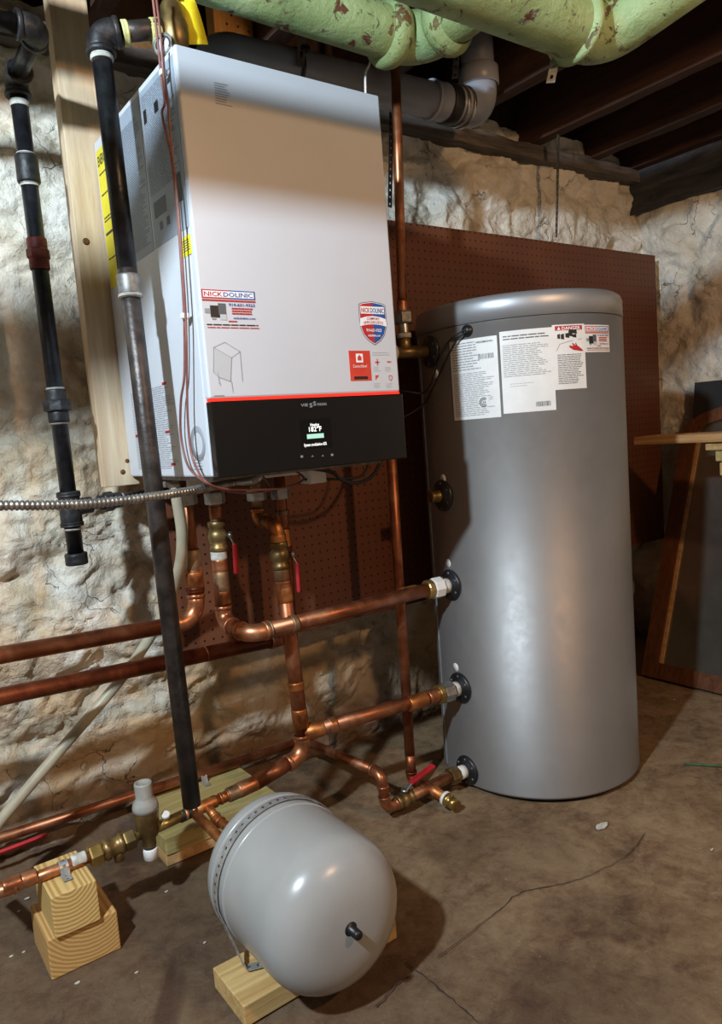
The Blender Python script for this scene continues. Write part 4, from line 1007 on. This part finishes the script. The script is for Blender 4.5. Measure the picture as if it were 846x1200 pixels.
for h_ in (.028, .052): obj('hose_clamp', MB().lathe([(.0575, 0), (.0585, .001), (.0585, .009), (.0575, .010)], q+d_*h_, d_, 36), 'steel', Fl)
ep = [q]+arc(q, V((xe, YL, ZL+.014)), V((xe+.005, YL, 2.3)), .058, 9)+[V((xe+.003, YL, 2.075))]
obj('flue_elbow', MB().tube(ep, .053, 36), 'pvc_grey', Fl)
obj('elbow_hub', MB().lathe([(.056, 0), (.060, .004), (.060, .05), (.056, .054)], (xe+.003, YL, 2.040), uz, 36, False), 'pvc_grey', Fl)
obj('flue_tube', MB().tube([V((xe+.003, YL, 2.05)), V((xe+.003, YL, 2.26))], .0485, 30), 'pvc_grey', Fl)
def hang(name, label, p0, p1, wd, wdir, mat='galvanized', cell=.02, sway=0):
    p0 = V(p0); p1 = V(p1); L = (p1-p0).length; d = (p1-p0).normalized(); wdir = V(wdir).normalized(); n_ = wdir.cross(d).normalized()
    return tag(obj(name, MB().strip(lambda a, t: (p0+d*a+wdir*t+n_*sway*math.sin(a/L*PI), n_), L, wd, .0014, cell, .32), mat), label, 'strap')
hang('hanger_strap', 'long grey perforated strap hanging from a joist onto the pegboard top', V((1.685, .028, 2.06)), at(652, 278, Y=.045), .020, (1, .3, 0), 'galvanized_dark')
hang('hanger_strap', 'dark perforated strap hanging beside the boiler top edge', at(459, 128, Y=.03), at(457, 243, Y=.045), .018, (1, .2, 0), 'iron_fitting')
hang('hanger_strap', 'short bright perforated strap end below the elbowed green pipe', at(654, 55, Y=-.78), at(645, 97, Y=-.78), .017, (.8, -.6, 0))
hang('hanger_strap', 'bright metal strap holding the grey flue above the boiler', V((.505, YL-.06, 2.10)), at(352, 78, Y=YL-.055), .022, (1, 0, 0), 'steel', .05)
hang('hanger_strap', 'small galvanized strap below the green hub beside the flue elbow', at(536, 55, Y=-.28), at(533, 92, Y=-.28), .016, (.8, -.6, 0), 'galvanized_dark')
cb = V((at(355, 80, Y=YL-.05).x, YL, ZL-.006))
tag(obj('cable_tie', MB().lathe([(.050, 0), (.0512, .001), (.0512, .011), (.050, .012)], cb, ux, 32, False).box(cb+V((-.004, -.066, .020)), cb+V((.016, -.048, .032)), .002), 'plastic_black'), 'black band clamped round the grey flue above the boiler', 'band')
cable('white_cable', 'thin white cable hanging between the green pipe and the boiler top', [at(438, 58, Y=-.272), at(433, 75, Y=-.268), at(428, 95, Y=-.265), V((at(427, 106, Y=-.262).x, -.262, BZ+BH-.001))], .0028, 'plastic_white')

# ---------------------------------------------------------------- cables and hose
cp = smooth_path([at(-60, 596, Y=-.47), at(0, 592.5, Y=-.47), at(60, 592, Y=-.465), at(120, 589, Y=-.455), at(186, 581, Y=-.44), at(235, 573, Y=-.40), at(275, 565, Y=-.35), at(298, 563, Z=.955), at(298, 563, Z=.955)+V((.03, .03, .012))], 40)
L_ = 0; rr = []
cp2 = []
acc = 0; prev = cp[0]; step = .0017
cum = [0]
for p, q in zip(cp[:-1], cp[1:]): cum.append(cum[-1]+(q-p).length)
n_ = int(cum[-1]/step); j = 0
for i in range(n_):
    s_ = i*step
    while cum[j+1] < s_: j += 1
    t = (s_-cum[j])/max(1e-9, cum[j+1]-cum[j]); cp2.append(cp[j].lerp(cp[j+1], t)); rr.append(.0078+.0011*math.sin(s_/.0078*2*PI))
tag(obj('armored_cable', MB().tube(cp2, rr, 12), 'steel'), 'ribbed flexible steel conduit crossing the pipes into the boiler underside', 'conduit')
cable('drain_hose', 'clear vinyl hose from the boiler underside sagging down along the wall', [at(203, 562, Y=-.165), at(208, 590, Y=-.165), at(213, 625, Y=-.15), at(211, 660, Y=-.12), at(200, 700, Y=-.055), at(180, 740, Y=-.01), at(140, 798, Y=.025), at(70, 880, Y=.035), at(0, 962, Y=.04), at(0, 962, Y=.04)+V((-.05, .0, -.045)), at(0, 962, Y=.04)+V((-.30, .0, -.06))], .0128, 'vinyl_hose', 14, 'hose')
tag(obj('hose_clamp', MB().lathe([(.0135, 0), (.0145, .001), (.0145, .010), (.0135, .011)], at(204, 571, Y=-.165), uz, 20).box(at(196, 569, Y=-.17)-V((.008, .006, .004)), at(196, 569, Y=-.17)+V((.008, .006, .010)), .002), 'steel'), 'steel worm clamp on the clear hose at the boiler underside', 'clamp')
def lc(pts, x): return [at(a_, b_, X=x) for a_, b_ in pts]
cable('thermostat_wire', 'brown twin wire hanging down the boiler flank, bowed out at its foot', lc([(177, -20), (184, 40), (189, 90), (193, 120), (190, 135), (200, 180), (207, 240), (213, 320), (216, 380), (216, 440), (212, 470), (212, 510), (220, 545), (236, 562)], -.012)+[at(254, 572, Y=-.455), at(276, 577, Y=-.43), at(300, 577, Y=-.39), at(318, 572, Y=-.36), V((.165, -.335, .966))], .0024, 'wire_brown')
cable('thermostat_wire', 'brown twin wire hanging straight down the boiler flank', lc([(181, -20), (188, 40), (192, 90), (197, 125), (199, 150), (203, 190), (209, 245), (214.5, 320), (218, 380), (219, 440), (220, 490), (224, 530), (232, 552), (242, 565)], -.018)+[at(262, 573, Y=-.46), at(300, 574, Y=-.42), at(336, 571, Y=-.39), at(356, 561, Y=-.37), V((.245, -.34, .966))], .0024, 'wire_brown')
for (x, y) in ((191, 86), (216, 371)):
    p = at(x, y, X=-.015); tag(obj('wire_clip', MB().box(p-V((.006, .006, .004)), p+V((.008, .006, .006)), .002), 'plastic_white'), 'small white clip %s' % ('near the top of the brown wires' if y < 100 else 'halfway down the brown wires'), 'clip')
cable('boiler_cable', 'black cable looping below the boiler control panel', [V((.31, -.21, .968)), at(385, 552, Y=-.22), at(400, 562, Y=-.22), at(418, 566, Y=-.20), at(436, 558, Y=-.18), at(445, 542, Y=-.16), V((at(447, 530, Y=-.14).x, -.14, .985))], .0050, 'rubber_black')
cable('boiler_cable', 'thinner black cable looping inside the wider black loop', [V((.36, -.2, .930)), at(415, 560, Y=-.19), at(428, 552, Y=-.18), at(432, 540, Y=-.17), V((at(433, 530, Y=-.16).x, -.16, .985))], .0034, 'rubber_black')

# ---------------------------------------------------------------- right hand corner: mirror, dark panel, plank bench
YM0 = -.085; Xm0 = 1.915; lean = V((.372, 0, 1)).normalized()
Mi = thing('leaning_mirror', 'arched mirror in a brown wooden frame leaning against the corner wall', 'mirror', (Xm0, YM0-.32, 0))
ml = lambda a_, b_, h=0: V((Xm0, YM0, 0))+V((0, -1, 0))*a_+lean*b_+V((-lean.z, 0, lean.x))*h
MW = .62; HS = .985; fw_ = .062
def slabm(pts, h0, h1):
    n_ = len(pts); return MB().add([ml(a_, b_, h0) for a_, b_ in pts]+[ml(a_, b_, h1) for a_, b_ in pts], [list(range(n_)), list(reversed(range(n_, 2*n_)))]+[[i, (i+1) % n_, n_+(i+1) % n_, n_+i] for i in range(n_)], False)
obj('stile', slabm([(0, 0), (fw_, 0), (fw_, HS), (0, HS)], 0, .03), 'frame_wood', Mi); obj('stile', slabm([(MW-fw_, 0), (MW, 0), (MW, HS), (MW-fw_, HS)], 0, .03), 'frame_wood', Mi)
obj('bottom_rail', slabm([(fw_, 0), (MW-fw_, 0), (MW-fw_, .06), (fw_, .06)], 0, .03), 'frame_wood', Mi)
n_ = 20; rise = .115
ao = [(MW/2-MW/2*math.cos(PI*i/n_), HS+rise*math.sin(PI*i/n_)) for i in range(n_+1)]; ai = [(MW/2-(MW/2-fw_)*math.cos(PI*i/n_), HS+(rise-fw_*.9)*math.sin(PI*i/n_)) for i in range(n_+1)]
mb = MB()
for i in range(n_):
    q = slabm([ao[i], ai[i], ai[i+1], ao[i+1]], 0, .03); mb.add(q.v, q.f, False)
obj('arched_rail', mb, 'frame_wood', Mi)
obj('inner_bead', slabm([(fw_, .06), (fw_+.012, .06), (fw_+.012, HS), (fw_, HS)], .006, .020), 'shelf_wood', Mi)
obj('mirror_glass', slabm([(fw_, .06)]+[(MW-fw_, .06)]+list(reversed(ai)), .004, .012), 'dusty_mirror_glass', Mi)
yl = at(806, 470, X=2.26).y
bp = lambda a_, b_, h=0: V((2.1675, yl, .0))+V((0, -1, 0))*a_+V((.148, 0, 1))*b_+V((-1, 0, .148))*h
zt_ = at(806, 450, X=2.30).z
tag(obj('dark_panel', MB().add([bp(a_, b_, h_) for h_ in (0, .02) for a_, b_ in ((0, 0), (.8, 0), (.8, zt_), (0, zt_))], [[3, 2, 1, 0], [4, 5, 6, 7], [0, 1, 5, 4], [1, 2, 6, 5], [2, 3, 7, 6], [3, 0, 4, 7]], False), 'dark_panel'), 'dark flat panel standing against the corner wall behind the mirror', 'panel')
p0 = at(742, 517, X=1.74); 
Bn = thing('plank_bench', 'narrow rough plank bench reaching past the tank in front of the mirror', 'bench', (1.8, -.9, 0))
obj('plank', MB().box((1.74, -1.9, p0.z-.014), (1.90, p0.y, p0.z+.014), .003), 'shelf_wood', Bn)
q = at(826, 525, X=1.76); obj('cleat', MB().box((1.76, -1.85, p0.z-.042), (1.80, q.y, p0.z-.0135), .004), 'base_wood', Bn)
q = at(838, 536, X=1.765); obj('cleat', MB().box((1.765, q.y-.5, p0.z-.078), (1.805, q.y, p0.z-.045), .003), 'treated_wood', Bn)
q = at(843, 550, X=1.77); obj('cleat', MB().box((1.77, q.y-.3, p0.z-.125), (1.80, q.y, p0.z-.082), .003), 'base_wood', Bn)
for y_ in (-.95, -1.7): obj('bench_leg', MB().box((1.765, y_-.045, 0), (1.875, y_, p0.z-.013), .003), 'base_wood', Bn)
# ---------------------------------------------------------------- chips of paint and plaster on the floor
for i, (x, y, s_) in enumerate(((705, 968, .016), (834, 996, .007), (32, 1053, .007), (91, 1152, .006), (13, 1121, .005), (28, 1116, .004), (195, 1045, .005), (160, 1140, .004), (240, 1105, .004), (22, 1068, .004), (790, 820, .006))):
    c_ = at(x, y, Z=.0); mb = MB(); k_ = 7; s_ *= .62 if i else 1
    ring = [c_+V((s_*math.cos(2*PI*j/k_)*(1.2+.5*random.random()), s_*math.sin(2*PI*j/k_)*(.5+.3*random.random()), 0)) for j in range(k_)]
    mb.add(ring+[p+V((0, 0, .002)) for p in ring], [list(reversed(range(k_))), list(range(k_, 2*k_))]+[[j, (j+1) % k_, k_+(j+1) % k_, k_+j] for j in range(k_)], False)
    tag(obj('plaster_chip', mb, 'pale_chip'), 'larger white plaster smear on the floor before the tank' if i == 0 else 'tiny pale plaster chip lying on the concrete', 'chip', None if i == 0 else 'plaster chips on the floor')
q = at(802, 895, Z=.004); q2 = at(850, 898, Z=.004)
tag(obj('green_stick', MB().tube([q, q.lerp(q2, .5)+V((0, .002, 0)), q2], .004, 8), 'lichen_green'), 'thin green stick lying on the floor right of the tank', 'stick')
